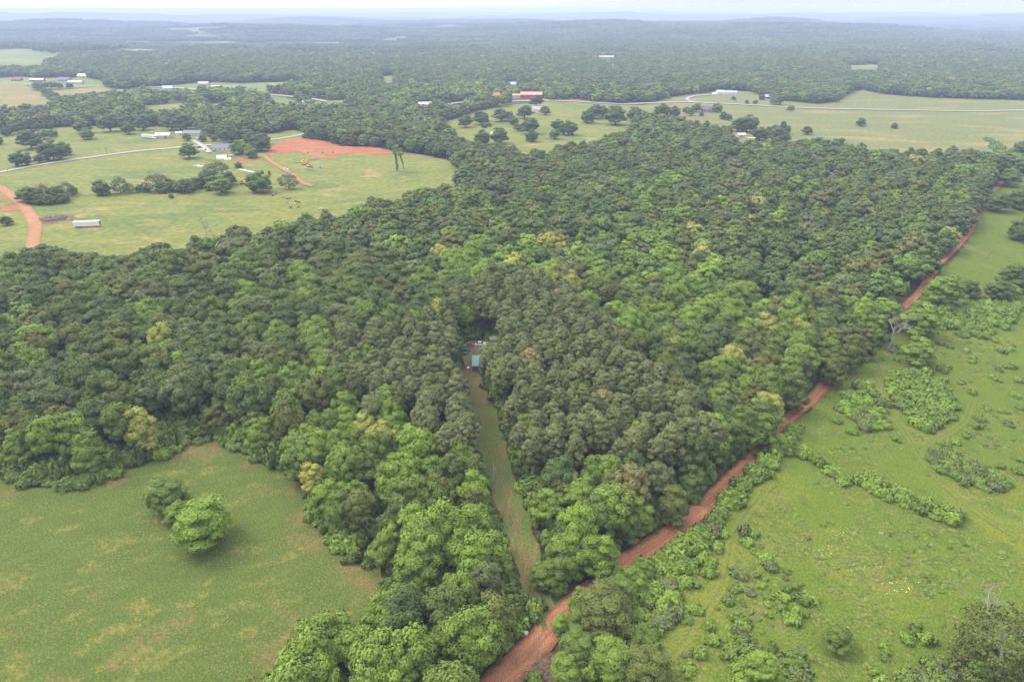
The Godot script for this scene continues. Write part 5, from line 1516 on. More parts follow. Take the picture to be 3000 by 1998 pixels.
func build_places() -> void:
	# --- the cabin in the pines: brick walls, blue-green ribbed metal roof
	var o := house("brick_cabin", "red brick cabin with a blue-green metal roof half hidden by pines", "house", on(-10.7, -224.3), 0.02, 7.4, 7.4, 2.6, 2.1, [0.28, 0.085, 0.05], [0.17, 0.29, 0.31], [[-1.3, 1, 1.5, 1.2, 1.05], [2.3, 1, 1.5, 1.2, 1.05]], [0.6, 1, 1.05, 0.95, 2.05], false, true)
	var base := one_box(Vector3(0, 0.1, 0), Vector3(7.8, 0.24, 7.8))
	part("foundation", base, paint(0.36, 0.34, 0.32), o)
	part("step", one_box(Vector3(0.6, 0.12, 4.6), Vector3(1.6, 0.24, 1.2)), paint(0.4, 0.38, 0.36), o)
	var course := one_box(Vector3.ZERO, Vector3(7.44, 0.02, 7.44))
	for i in 5:
		part("mortar_course", course, paint(0.4, 0.3, 0.26), o).position = Vector3(0, 0.6 + 0.42 * i, 0)
	car("white car parked in the clearing behind the brick cabin", on(-12.4, -242.3), 0.15, [0.78, 0.78, 0.78])
	car("grey pickup half under the pines behind the cabin", on(-17.2, -241.1), 0.3, [0.16, 0.16, 0.17], "pickup")
	car("teal pickup beside the dark pine trunk at the cabin", on(-17.6, -235.5), 1.3, [0.05, 0.12, 0.13], "pickup")
	o = thing("fire_pit", "small dark fire pit with a pale pot in the cleared lane", "fire pit", on(-11.0, -187.3))
	for i in 9:
		var a := TAU * i / 9.0
		var m := MB.new()
		m.blob(Vector3(cos(a) * 0.95, 0.14, sin(a) * 0.95), Vector3(0.3, 0.24, 0.26), Color.WHITE, 4, 6)
		part("ring_stone", m.mesh(), paint(0.09, 0.08, 0.08), o)
	part("ash_bed", tube_mesh([Vector3(0, 0.02, 0), Vector3(0, 0.14, 0)], [0.85, 0.8], 12), paint(0.04, 0.035, 0.035), o)
	part("pot", tube_mesh([Vector3(0.1, 0.14, 0), Vector3(0.1, 0.6, 0)], [0.26, 0.3], 10), paint(0.5, 0.5, 0.53, 0.4, 0.3), o)
	log_at("dark felled log lying across the cleared lane", on(-11.8, -185.1), on(-7.8, -184.1), 0.16, [0.09, 0.065, 0.05])
	log_at("pale barked log lying in the lane below the dark log", on(-11.7, -183.5), on(-7.6, -183.1), 0.17, [0.42, 0.32, 0.24])
	log_at("long thin fallen trunk slanting up the lane", on(-10.8, -194.0), on(-8.1, -188.5), 0.1, [0.1, 0.08, 0.06])

	# --- poles and wires of the cleared lane
	utility_pole("grey utility pole standing beside the red dirt road", on(5.2, -96.5), 7.4, false, 0.0)
	utility_pole("pale utility pole in the middle of the cleared lane", on(-5.1, -154.5), 6.6, false, 0.0)
	o = thing("yard_lamp", "lamp post with a white head in front of the brick cabin", "lamp post", on(-15.5, -213.4))
	part("post", tube_mesh([Vector3(0, -0.3, 0), Vector3(0, 5.4, 0)], [0.12, 0.09]), paint(0.4, 0.38, 0.35), o)
	var head := MB.new()
	head.blob(Vector3(0, 5.5, 0), Vector3(0.42, 0.3, 0.42), Color.WHITE, 5, 10)
	part("lamp_head", head.mesh(), paint(0.8, 0.82, 0.84, 0.3), o)
	wire("thin line from the road pole up to the lane pole", on(5.2, -96.5) + Vector3(0, 7.5, 0), on(-5.1, -154.5) + Vector3(0, 6.7, 0), 1.0)
	wire("thin line from the lane pole to the cabin lamp", on(-5.1, -154.5) + Vector3(0, 6.7, 0), on(-15.5, -213.4) + Vector3(0, 5.4, 0), 1.0)
	o = thing("guy_marker", "yellow guy-wire marker on the dark ground below the road pole", "guy marker", on(5.9, -92.6))
	part("sleeve", tube_mesh([Vector3(0, 0, 0), Vector3(-0.25, 2.2, 0)], [0.06, 0.06], 8), paint(0.6, 0.42, 0.09), o)
	part("guy_wire", tube_mesh([Vector3(-0.25, 2.2, 0), Vector3(-0.75, 6.6, 0)], [0.02, 0.02], 5), paint(0.4, 0.4, 0.4), o)
	rock("pale boulder at the foot of the trees beside the red road", on(2.8, -103.3), 0.75, [0.5, 0.47, 0.44])

	# --- the hay field: trailer, debris pit, cattle
	o = thing("box_trailer", "long white box trailer parked alone in the hay field", "trailer", on(-258.4, -403.9), 0.17)
	box_trailer(o, -7.3, 7.3)
	part("front_panel", one_box(Vector3(7.36, 2.5, 0), Vector3(0.1, 2.3, 2.2)), paint(0.07, 0.075, 0.09, 0.4), o)
	for s in [-0.8, 0.8]:
		part("landing_leg", one_box(Vector3(4.6, 0.5, s), Vector3(0.14, 1.0, 0.14)), paint(0.3, 0.3, 0.3), o)
	debris_pit(on(-289.8, -421.9))
	rng.seed = 818
	var herd := [[829,581,0],[843,586,1],[850,584,1],[866,594,1],[840,598,2],[863,600,3],[876,597,1],[848,605,2],[852,613,1],[874,611,0],[800,570,2],[808,569,0],[799,575,0],[716,524,0],[707,531,1],[938,618,3]]
	var coat := ["red-brown", "dark brown", "tan", "cream-white"]
	var coats := [[0.26, 0.085, 0.045], [0.12, 0.05, 0.03], [0.45, 0.27, 0.14], [0.62, 0.54, 0.46]]
	var where := [[-161.3, -476.4], [-156.6, -471.6], [-155.4, -473.5], [-149.0, -464.2], [-154.0, -460.5], [-148.1, -458.7], [-145.8, -461.4], [-150.3, -454.2], [-147.3, -447.2], [-142.8, -449.0], [-171.7, -487.2], [-170.1, -488.2], [-170.4, -482.2], [-210.1, -537.6], [-209.6, -529.4], [-126.7, -443.0]]
	for i in where.size():
		var c: int = herd[i][2]
		var words: String = COW_WORDS[i]
		cow("%s cow %s" % [coat[c], words], on(where[i][0], where[i][1]), rf(0, TAU), coats[c], rng.randf() < 0.7)
	o = thing("hay_feeder", "pale pipe hay feeder in front of the light green trees", "feeder", on(-209.2, -487.2))
	for x in [-2.2, -0.7, 0.7, 2.2]:
		for z in [-0.6, 0.6]:
			part("post", tube_mesh([Vector3(x, 0, z), Vector3(x, 1.2, z)], [0.05, 0.05], 6), paint(0.5, 0.5, 0.52, 0.5), o)
	for y in [0.45, 1.15]:
		for z in [-0.6, 0.6]:
			part("rail", tube_mesh([Vector3(-2.2, y, z), Vector3(2.2, y, z)], [0.05, 0.05], 6), paint(0.55, 0.55, 0.57, 0.5), o)
	vine_snag(on(-94.0, -563.9), 20.0, "tall vine-wrapped snag with a drooping top at the edge of the hay field")
	bare_tree("small leafless tree beside the paved road", on(-372.8, -638.3), 9.0, 401, 1.0)
	bare_tree("big grey leafless tree between the red road and the meadow", on(147.1, -238.4), 18.0, 402, 0.75)
	o = thing("barrel", "blue plastic barrel at the foot of the big leafless tree", "barrel", on(148.7, -239.6))
	part("shell", tube_mesh([Vector3(0, 0, 0), Vector3(0, 0.08, 0), Vector3(0, 0.5, 0), Vector3(0, 0.95, 0), Vector3(0, 1.05, 0)], [0.33, 0.37, 0.4, 0.37, 0.33], 14), paint(0.03, 0.2, 0.45, 0.4), o)
	part("lid", tube_mesh([Vector3(0, 1.05, 0), Vector3(0, 1.1, 0)], [0.3, 0.28], 14), paint(0.04, 0.26, 0.52, 0.4), o)
	bare_tree("half-bare old tree with pale limbs at the meadow corner", on(95.9, -94.1), 15.5, 403, 1.5, true)
	bare_tree("dead pale tree leaning among the light crowns beside the lane", on(11.2, -120.0), 13.0, 404, 0.6)
	bare_tree("grey dead tree standing amid the wood above the pines", on(22.5, -369.3), 19.0, 405, 0.8)
	bare_tree("small dead tree poking out of the wood at the hay field's edge", on(-172.4, -370.5), 17.0, 406, 0.5)

	# --- homesteads along the paved road on the west side
	o = thing("semi_truck", "white semi truck parked on the grass beside the tan barn", "truck", on(-370.4, -716.6), -0.32)
	box_trailer(o, -8.5, 4.4)
	part("cab", swept([4.7, 0.6, 4.7, 3.3, 5.2, 3.6, 6.6, 3.0, 7.0, 1.9, 8.4, 1.7, 8.5, 0.6], 2.3, 0.1, 3.6).mesh(), paint(0.75, 0.76, 0.79, 0.35), o)
	part("windscreen", one_box(Vector3(6.85, 2.45, 0), Vector3(0.1, 0.75, 1.9), Basis(Vector3.BACK, 0.35)), paint(0.03, 0.04, 0.05, 0.15), o)
	for x in [5.2, 6.4, 7.9]:
		for s in [-1.0, 1.0]:
			wheel(o, Vector3(x, 0.5, s), 0.5, 0.4)
	house("tan_barn", "tan metal barn with a pale roof beside the semi truck", "barn", on(-357.3, -720.6), 0.15, 14.0, 10.0, 3.6, 2.0, [0.5, 0.42, 0.32], [0.6, 0.53, 0.43], [[-4.5, 1, 1.9, 1.2, 1.0]], [3.0, 1, 1.6, 3.2, 3.0], true)
	house("white_shed", "small white shed with junk around it left of the long house", "shed", on(-350.1, -739.5), 0.4, 6.0, 4.5, 2.6, 1.4, [0.7, 0.7, 0.7], [0.55, 0.54, 0.55], [[0.0, 1, 1.4, 0.9, 0.9]], [1.8, 1, 1.1, 1.0, 2.1])
	house("long_house", "cream house with a weathered grey roof under the big trees", "house", on(-335.1, -739.5), -0.1, 19.0, 9.0, 2.9, 2.4, [0.6, 0.55, 0.42], [0.2, 0.2, 0.23], [[-6.0, 1, 1.6, 1.4, 1.2], [-2.0, 1, 1.6, 1.4, 1.2], [5.5, 1, 1.6, 1.4, 1.2]], [2.0, 1, 1.15, 1.0, 2.1])
	house("playhouse", "tiny white hut in the middle of the lawn by the farm lane", "hut", on(-319.2, -712.5), 0.2, 3.2, 2.6, 1.9, 1.0, [0.72, 0.72, 0.72], [0.3, 0.33, 0.38], [[0.9, 1, 1.2, 0.6, 0.6]], [-0.6, 1, 0.85, 0.7, 1.5])
	house("white_farmhouse", "white farmhouse with a slate-grey roof beside the red clay clearing", "house", on(-275.0, -662.0), 0.24, 17.0, 9.0, 3.0, 3.0, [0.74, 0.74, 0.75], [0.19, 0.2, 0.235], [[-5.5, 1, 1.6, 1.2, 1.3], [-1.5, 1, 1.6, 1.2, 1.3], [6.0, 1, 1.6, 1.2, 1.3], [0.0, -2, 1.7, 1.2, 1.3]], [2.4, 1, 1.15, 1.0, 2.1])
	o = thing("porch", "red-railed porch on the front of the white farmhouse", "porch", on(-270.7, -648.3), 0.24)
	part("deck", one_box(Vector3(0, 0.55, 0), Vector3(7.0, 0.2, 3.0)), paint(0.24, 0.12, 0.09), o)
	for x in [-3.3, -1.65, 0.0, 1.65, 3.3]:
		part("post", one_box(Vector3(x, 0.75, 1.4), Vector3(0.16, 1.5, 0.16)), paint(0.26, 0.11, 0.085), o)
	part("rail", one_box(Vector3(0, 1.45, 1.4), Vector3(7.0, 0.1, 0.12)), paint(0.3, 0.13, 0.1), o)
	part("step", one_box(Vector3(0.8, 0.22, 2.0), Vector3(1.6, 0.44, 1.0)), paint(0.26, 0.14, 0.1), o)
	car("dark blue car at the corner of the farm lane and the road", on(-300.7, -670.9), 0.4, [0.045, 0.055, 0.1])
	car("dark grey pickup nosed up to the white farmhouse", on(-279.7, -653.4), 0.2, [0.09, 0.09, 0.11], "pickup")
	car("black car beside the gable of the white farmhouse", on(-284.8, -665.5), -0.3, [0.03, 0.03, 0.035])
	hoop("big white hoop shelter with a dark open side below the farmhouse", on(-259.0, -619.3), 0.2, 8.5, 3.4, 6.0, [0.78, 0.78, 0.79])
	hoop("low white hoop cover beside the big hoop shelter", on(-252.6, -616.2), 0.1, 6.0, 1.7, 3.4, [0.76, 0.76, 0.77])
	hoop("grey domed tarpaulin cover on the lawn beside the dark blue car", on(-292.0, -656.8), 0.1, 6.0, 2.4, 4.5, [0.36, 0.34, 0.35])
	o = thing("flatbed_board", "white flat board lying behind the hoop shelters", "board", on(-257.2, -635.1), 0.4)
	part("deck", one_box(Vector3(0, 0.5, 0), Vector3(4.6, 0.14, 2.0)), paint(0.74, 0.74, 0.74), o)
	for x in [-1.6, 1.6]:
		part("trestle", one_box(Vector3(x, 0.22, 0), Vector3(0.16, 0.44, 1.8)), paint(0.2, 0.17, 0.14), o)
	tarp("crumpled blue tarpaulin in the grass below the farm lane", on(-269.5, -589.7), 2.6, [0.28, 0.36, 0.52], 61)
	tarp("pale blue tarpaulin beside the crumpled one", on(-265.2, -586.8), 2.1, [0.5, 0.56, 0.66], 62)
	o = thing("concrete_strip", "pale concrete strip slanting through the grass above the round trees", "slab", on(-219.7, -570.4), -0.62)
	for i in 5:
		part("slab", one_box(Vector3(-9.0 + 4.5 * i, 0.5, 0), Vector3(4.42, 0.3, 2.6)), paint(0.52, 0.48, 0.44), o)
	bale_heap("heap of rusty round bales beside the round green tree", on(-206.5, -523.6), [0.24, 0.07, 0.045])
	machine("yellow excavator", "yellow excavator with a dark boom among the scrap below the clay", on(-181.5, -601.2), 0.5, [0.62, 0.47, 0.08])
	machine("orange loader", "orange loader parked beside the row of pale tanks", on(-172.5, -585.4), -0.6, [0.65, 0.34, 0.07])
	machine("rusty dozer", "small rusty yellow dozer just below the excavator", on(-179.2, -593.9), 1.2, [0.5, 0.3, 0.12])
	var tank_words := ["left-hand", "middle", "right-hand"]
	for i in 3:
		o = thing("tank", "%s of the three pale tanks below the orange loader" % tank_words[i], "tank", on(-171.3, -574.5) + Vector3(1.9 * (i - 1), 0, 0.5 * i), 0.2, "tanks by the loader")
		part("shell", tube_mesh([Vector3(0, 0, 0), Vector3(0, 1.5, 0), Vector3(0, 1.75, 0)], [0.85, 0.85, 0.3], 12), paint(0.5, 0.45, 0.43, 0.5), o)
		part("cap", tube_mesh([Vector3(0, 1.75, 0), Vector3(0, 1.9, 0)], [0.25, 0.25], 8), paint(0.15, 0.14, 0.14), o)
	car("white pickup at the end of the clay track above the sparse olive tree", on(-189.7, -577.2), -0.6, [0.6, 0.65, 0.7], "pickup")
	car("pale blue car at the pipes in the hay field", on(-161.6, -581.3), 0.1, [0.25, 0.4, 0.5])
	rng.seed = 55
	for k in [["bundle of dark pipes beside the yellow excavator", on(-186.4, -602.7), 8.0], ["bundle of dark pipes under the clay clearing", on(-176.6, -613.1), 6.5], ["bundle of grey pipes at the end of the pipe row", on(-172.9, -616.2), 4.5], ["long row of thin pipes in the grass below the tanks", on(-165.7, -571.8), 9.0]]:
		o = thing("pipe_bundle", k[0], "pipes", k[1], rf(-0.2, 0.2))
		for i in 5:
			part("pipe", tube_mesh([Vector3(-k[2] / 2, 0.2 + 0.2 * (i % 2), -0.9 + 0.45 * i), Vector3(k[2] / 2, 0.2 + 0.2 * (i % 2), -0.9 + 0.45 * i)], [0.19, 0.19], 7), paint(0.1, 0.09, 0.1), o)
	for k in [["dark stump at the lower edge of the red clay", on(-189.0, -643.3)], ["dark stump below the middle of the red clay", on(-175.4, -643.3)], ["dark stump in the right part of the red clay edge", on(-166.0, -644.9)]]:
		o = thing("stump", k[0], "stump", k[1])
		part("bole", tube_mesh([Vector3(0, -0.2, 0), Vector3(0, 0.2, 0), Vector3(0.1, 1.2, 0)], [1.1, 0.7, 0.55], 9), paint(0.07, 0.05, 0.045), o)
		for i in 5:
			var a := TAU * i / 5.0
			part("root", tube_mesh([Vector3(cos(a) * 0.5, 0.4, sin(a) * 0.5), Vector3(cos(a) * 1.7, 0.1, sin(a) * 1.7)], [0.25, 0.08], 5), paint(0.07, 0.05, 0.045), o)
	utility_pole("leaning utility pole beside the paved road at the field's west end", on(-408.9, -557.4), 9.0, true, 0.6, "")

	# --- buildings in the oaks at the west end of the wood
	house("shed_in_oaks", "white-roofed shed half hidden between the oaks", "shed", on(-236.7, -346.0), 0.15, 6.5, 4.5, 2.6, 1.2, [0.3, 0.29, 0.28], [0.68, 0.62, 0.58], [[-1.8, 1, 1.4, 0.9, 0.8]], [1.2, 1, 1.05, 1.0, 2.0])
	house("grey_shed", "grey shed behind the oaks at the photo's left border", "shed", on(-267.6, -339.5), 0.3, 5.0, 4.0, 2.5, 1.0, [0.36, 0.34, 0.34], [0.4, 0.37, 0.36], [[1.0, 1, 1.3, 0.8, 0.8]], [-0.9, 1, 1.05, 0.9, 2.0])

	# --- far homesteads on the west side
	house("brown_house", "low brown house at the head of the tan field", "house", on(-908.4, -1335.1), 0.1, 16.0, 10.0, 3.0, 3.0, [0.25, 0.13, 0.11], [0.22, 0.12, 0.11], [[-4.0, 1, 1.6, 1.3, 1.2]], [2.0, 1, 1.1, 1.0, 2.1])
	house("mobile_home", "long pale mobile home with a dark porch above the tan field", "mobile home", on(-858.8, -1315.7), 0.06, 24.0, 8.0, 3.6, 2.2, [0.22, 0.22, 0.24], [0.62, 0.62, 0.62], [[-8.0, 1, 1.8, 1.6, 1.3], [6.0, 1, 1.8, 1.6, 1.3]], [0.0, 1, 1.2, 1.1, 2.1])
	car("white car in front of the long pale mobile home", on(-845.0, -1290.7), 0.1, [0.75, 0.75, 0.75])
	car("second white car at the east end of the long mobile home", on(-837.2, -1296.9), 0.1, [0.72, 0.72, 0.72])
	house("hip_house", "dark grey-roofed house in the middle of the west homesteads", "house", on(-817.5, -1328.6), 0.0, 20.0, 12.0, 3.2, 4.0, [0.3, 0.28, 0.3], [0.17, 0.17, 0.2], [[-5.0, 1, 1.7, 1.4, 1.3], [5.0, 1, 1.7, 1.4, 1.3]], [0.0, 1, 1.1, 1.1, 2.2])
	car("yellow truck in front of the dark grey-roofed house", on(-797.0, -1290.7), 0.2, [0.6, 0.42, 0.1], "pickup")
	house("pink_sided_shop", "long pinkish workshop at the east end of the west homesteads", "workshop", on(-771.7, -1284.6), -0.04, 24.0, 10.0, 4.2, 2.0, [0.5, 0.42, 0.42], [0.6, 0.57, 0.57], [[-6.0, 1, 2.2, 1.6, 1.2]], [-10.0, 1, 1.8, 2.6, 3.2], true)
	house("white_barn", "bright white-roofed barn at the edge of the woods above the workshop", "barn", on(-829.8, -1410.9), 0.05, 18.0, 13.0, 4.5, 3.4, [0.45, 0.45, 0.5], [0.6, 0.6, 0.6], [[-5.0, 1, 2.4, 1.6, 1.4]], [3.0, 1, 2.0, 3.4, 3.6], true)
	house("blue_house", "pale blue house half behind a tree beside the far road", "house", on(-571.1, -1199.3), 0.5, 14.0, 9.0, 3.6, 3.4, [0.45, 0.52, 0.66], [0.5, 0.58, 0.72], [[-3.0, 1, 1.8, 1.4, 1.2]], [2.5, 1, 1.2, 1.1, 2.2])
	house("pale_cottage", "pale cottage beside the round trees beyond the far road", "house", on(-538.0, -1266.6), 0.0, 18.0, 10.0, 3.4, 3.0, [0.45, 0.42, 0.42], [0.45, 0.42, 0.42], [[-4.0, 1, 1.7, 1.4, 1.2]], [3.0, 1, 1.15, 1.1, 2.1])
	house("metal_shed", "low silver shed right of the pale cottage", "shed", on(-498.7, -1220.9), 0.0, 15.0, 8.0, 3.0, 1.2, [0.6, 0.6, 0.62], [0.5, 0.51, 0.53], [[4.0, 1, 1.8, 1.2, 1.0]], [-3.0, 1, 1.4, 2.6, 2.6], true)
	car("white trailer-like van among bushes below the far road", on(-517.2, -1173.2), 0.0, [0.74, 0.72, 0.7], "pickup")
	house("square_hut", "small square white hut at the edge of the glade", "hut", on(-287.2, -994.1), 0.2, 6.0, 6.0, 4.4, 1.2, [0.74, 0.74, 0.74], [0.7, 0.7, 0.7], [[1.4, 1, 2.6, 1.0, 1.0]], [-1.4, 1, 1.1, 1.0, 2.1])
	house("silver_roofed_shed", "long silver-roofed shed beside the middle road", "shed", on(-118.5, -983.0), 0.12, 20.0, 11.0, 3.4, 2.6, [0.42, 0.4, 0.4], [0.5, 0.5, 0.52], [[-5.0, 1, 1.7, 1.4, 1.1]], [4.0, 1, 1.5, 2.6, 2.8], true)
	house("orange_roofed_house", "white house with an orange-red roof among the road trees", "house", on(-26.0, -1074.5), 0.55, 15.0, 9.0, 4.5, 3.6, [0.7, 0.68, 0.66], [0.55, 0.2, 0.13], [[-3.0, 1, 2.0, 1.4, 1.4]], [3.0, 1, 1.15, 1.1, 2.2])
	house("red_outhouse", "narrow dark red outhouse left of the orange-roofed house", "shed", on(-42.6, -1057.4), 0.3, 6.0, 6.0, 5.0, 2.0, [0.36, 0.1, 0.09], [0.36, 0.12, 0.1], [[1.4, 1, 2.8, 1.0, 1.0]], [-1.2, 1, 1.1, 1.0, 2.1])
	o = house("red_warehouse", "large red warehouse with a salmon-red roof beyond the middle road", "warehouse", on(29.1, -1078.8), -0.08, 32.0, 18.0, 5.5, 3.2, [0.42, 0.05, 0.06], [0.6, 0.25, 0.19], [[-9.0, 1, 3.0, 2.4, 1.6], [10.0, 1, 3.0, 2.4, 1.6]], [2.0, 1, 2.2, 4.2, 4.2], true)
	part("annex", gable_walls(14.0, 12.0, 4.4, 1.4).mesh(), paint(0.55, 0.42, 0.38), o).position = Vector3(-21.0, 0, 2.0)
	part("annex_roof", gable(14.0, 12.0, 4.4, 1.4, 0.4).mesh(), paint(0.62, 0.3, 0.22), o).position = Vector3(-21.0, 0, 2.0)
	house("white_lodge", "white house with a blue-grey roof in the woods above the warehouse", "house", on(2.9, -1243.4), 0.2, 18.0, 10.0, 4.0, 3.4, [0.68, 0.68, 0.7], [0.44, 0.48, 0.56], [[-4.0, 1, 1.9, 1.4, 1.3]], [3.0, 1, 1.15, 1.1, 2.2])
	house("hidden_cottage", "grey-roofed white cottage behind trees in the middle of the grazing field", "house", on(32.7, -924.4), -0.3, 13.0, 9.0, 4.0, 3.6, [0.68, 0.66, 0.68], [0.36, 0.33, 0.34], [[3.5, 1, 1.9, 1.4, 1.3]], [-2.0, 1, 1.15, 1.1, 2.2])
	house("pale_lean_to", "small white shed peeping out left of the dark tree in the grazing field", "shed", on(-20.0, -737.3), 0.5, 5.0, 4.0, 2.6, 1.2, [0.7, 0.69, 0.69], [0.66, 0.64, 0.64], [[1.2, 1, 1.4, 0.8, 0.8]], [-1.0, 1, 1.05, 0.9, 2.0])
	car("white van beside the trees at the east end of the grazing field", on(147.6, -817.1), 0.4, [0.68, 0.68, 0.68])

	# --- far homesteads on the east side
	o = house("white_long_house", "long white house with a blue roof at the edge of the far woods", "house", on(343.3, -1138.4), -0.04, 22.0, 9.0, 3.6, 1.8, [0.78, 0.78, 0.78], [0.36, 0.5, 0.68], [[-7.0, 1, 1.9, 1.6, 1.3], [-1.0, 1, 1.9, 1.6, 1.3], [6.0, 1, 1.9, 1.6, 1.3]], [3.0, 1, 1.2, 1.2, 2.2])
	house("white_annex", "shorter white house next to the long blue-roofed one", "house", on(329.6, -1143.3), 0.02, 10.5, 8.0, 3.8, 1.8, [0.74, 0.75, 0.78], [0.6, 0.66, 0.76], [[2.5, 1, 1.9, 1.5, 1.3]], [-2.0, 1, 1.2, 1.1, 2.2])
	hoop("white domed tank at the west end of the long white houses", on(316.5, -1128.8), 0.0, 5.0, 3.6, 4.0, [0.8, 0.8, 0.8])
	car("white car at the east end of the long blue-roofed house", on(356.6, -1128.8), 0.2, [0.74, 0.72, 0.72])
	house("red_barn", "small red barn with a pale roof at the edge of the far woods", "barn", on(383.9, -1083.2), 0.2, 8.5, 7.0, 3.6, 2.8, [0.42, 0.09, 0.09], [0.55, 0.5, 0.5], [[-2.4, 1, 2.0, 1.0, 1.0]], [1.2, 1, 1.5, 2.4, 2.8])
	hoop("pale domed silo roof behind the red barn", on(405.1, -1124.1), 0.0, 6.0, 3.0, 5.0, [0.74, 0.64, 0.56])
	o = house("grey_gabled_house", "large grey house with three white-framed dormers below the far road", "house", on(254.4, -931.0), -0.16, 15.0, 10.0, 3.2, 3.8, [0.36, 0.25, 0.22], [0.13, 0.125, 0.15], [[-4.0, 1, 1.7, 1.5, 1.3], [4.5, 1, 1.7, 1.5, 1.3]], [0.5, 1, 1.15, 1.1, 2.2])
	for x in [-4.5, 0.0, 4.5]:
		var dm := part("dormer", gable_walls(1.8, 2.6, 1.2, 0.9).mesh(), paint(0.72, 0.7, 0.7), o)
		dm.transform = Transform3D(Basis(Vector3.UP, PI / 2), Vector3(x, 4.4, 2.6))
		var dr := part("dormer_roof", gable(2.6, 1.8, 1.2, 0.9, 0.2).mesh(), paint(0.15, 0.145, 0.17), o)
		dr.transform = Transform3D(Basis(Vector3.UP, PI / 2), Vector3(x, 4.4, 2.6))
	o = thing("retaining_wall", "low dark wall stepping down beside the grey gabled house", "wall", on(259.4, -917.9), -0.5)
	for i in 4:
		part("wall_step", one_box(Vector3(-6.0 + 4.0 * i, 0.6 - 0.12 * i, 0), Vector3(3.9, 1.2 - 0.24 * i, 0.5)), paint(0.16, 0.15, 0.16), o)
	house("tan_shed", "tan shed with a pale roof and dark doorway in the wooded yard", "shed", on(236.5, -726.8), 0.25, 8.5, 6.5, 2.7, 1.4, [0.52, 0.42, 0.36], [0.62, 0.5, 0.43], [[2.6, 1, 1.5, 0.9, 0.8]], [-1.6, 1, 1.2, 2.0, 2.2])
	o = thing("concrete_apron", "curved pale concrete apron under the yard trees", "slab", on(248.0, -718.6), -0.15)
	for i in 6:
		var a := -0.9 + 0.3 * i
		part("slab", one_box(Vector3(sin(a) * 9.0, 0.45, cos(a) * 7.0 - 7.0), Vector3(3.0, 0.3, 4.2), Basis(Vector3.UP, -a)), paint(0.58, 0.56, 0.53), o)
	o = thing("stock_tank", "low white-rimmed trough with rusty fill in the wooded yard", "trough", on(242.2, -672.7), 0.1)
	part("basin", one_box(Vector3(0, 0.4, 0), Vector3(4.4, 0.8, 2.0)), paint(0.56, 0.5, 0.5), o)
	part("fill", one_box(Vector3(0, 0.76, 0), Vector3(4.0, 0.16, 1.6)), paint(0.26, 0.11, 0.09), o)
	o = thing("utility_trailer", "small pale grey utility trailer at the edge of the yard trees", "trailer", on(247.1, -663.8), 0.1)
	part("bed", one_box(Vector3(0, 0.9, 0), Vector3(3.4, 0.9, 2.0)), paint(0.5, 0.51, 0.54), o)
	for s in [-1.0, 1.0]:
		wheel(o, Vector3(0, 0.35, s), 0.35, 0.2)
	part("tongue", one_box(Vector3(2.4, 0.5, 0), Vector3(1.6, 0.1, 0.12)), paint(0.1, 0.1, 0.1), o)
	house("slate_roofed_shed", "dark slate-roofed shed sunk in the trees east of the yard", "shed", on(269.6, -687.4), 0.9, 9.0, 6.0, 2.8, 2.2, [0.22, 0.2, 0.22], [0.24, 0.22, 0.27], [[2.0, 1, 1.4, 0.9, 0.8]], [-1.0, 1, 1.05, 1.0, 2.0])
	car("white truck in the woods at the top of the red road", on(442.9, -622.4), 0.5, [0.7, 0.72, 0.74], "pickup")
	house("long_far_roofs", "row of pale roofs deep in the far woods", "building", on(254.1, -1974.5), 0.0, 40.0, 10.0, 3.6, 2.4, [0.5, 0.48, 0.48], [0.55, 0.5, 0.5], [[-15.0, 1, 3.0, 3.0, 2.0]], [8.0, 1, 2.0, 3.0, 3.5])
	house("far_white_roof", "tiny white roof on the distant wooded slope", "building", on(372.0, -2568.2), 0.0, 20.0, 12.0, 4.0, 3.0, [0.6, 0.6, 0.6], [0.8, 0.8, 0.8], [[-8.0, 1, 3.0, 3.0, 2.0]], [6.0, 1, 2.0, 3.0, 3.5])
	var pole_words := ["tall pole at the red barn beside the far road", "tall pole left of the bushes on the far road", "tall pole above the middle of the far grain field", "tall pole beside the far road halfway to the border", "tall pole on the far road where the bushes begin", "tall pole beside the orange-roofed house", "tall pole at the warehouse clearing", "tall pole at the east end of the warehouse clearing"]
	var pole_at := [[357.8, -994.1, 11.0], [412.9, -979.4, 11.0], [462.5, -965.1, 11.0], [517.4, -951.2, 11.0], [582.2, -937.6, 11.0], [-53.2, -1017.0, 11.0], [109.9, -1032.8, 10.0], [140.8, -1028.8, 10.0]]
	for i in pole_at.size():
		utility_pole(pole_words[i], on(pole_at[i][0], pole_at[i][1]), pole_at[i][2], true, 1.4, "poles along the far road")

const COW_WORDS := ["at the top left of the grazing herd", "of the close pair, the left one", "of the close pair, the right one", "in the middle of the herd", "at the left edge of the herd", "beside the middle of the herd", "at the right edge of the herd", "in the lower left of the herd", "lowest in the herd", "lowest on the herd's right side", "beside the round tree, middle of its three", "beside the round tree, rightmost of its three", "beside the round tree, lowest of its three", "above the rusty bales", "just left of the rusty bales", "alone at the edge of the wood"]

func log_at(label: String, a: Vector3, b: Vector3, r: float, col: Array) -> void:
	var up := Vector3(0, r * 0.9, 0)
	var mid := a.lerp(b, 0.5)
	var o := thing("felled_log", label, "log", mid)
	part("bole", tube_mesh([a - mid + up, Vector3(0.1, r, 0.15), b - mid + up], [r * 1.2, r, r * 0.6], 8), paint(col[0], col[1], col[2]), o)
	for i in 3:
		var q := (a - mid).lerp(b - mid, 0.55 + 0.15 * i) + up
		part("branch_stub", tube_mesh([q, q + Vector3(0.25, 0.35, 0.3 - 0.3 * i)], [r * 0.35, r * 0.15], 5), paint(col[0], col[1], col[2]), o)

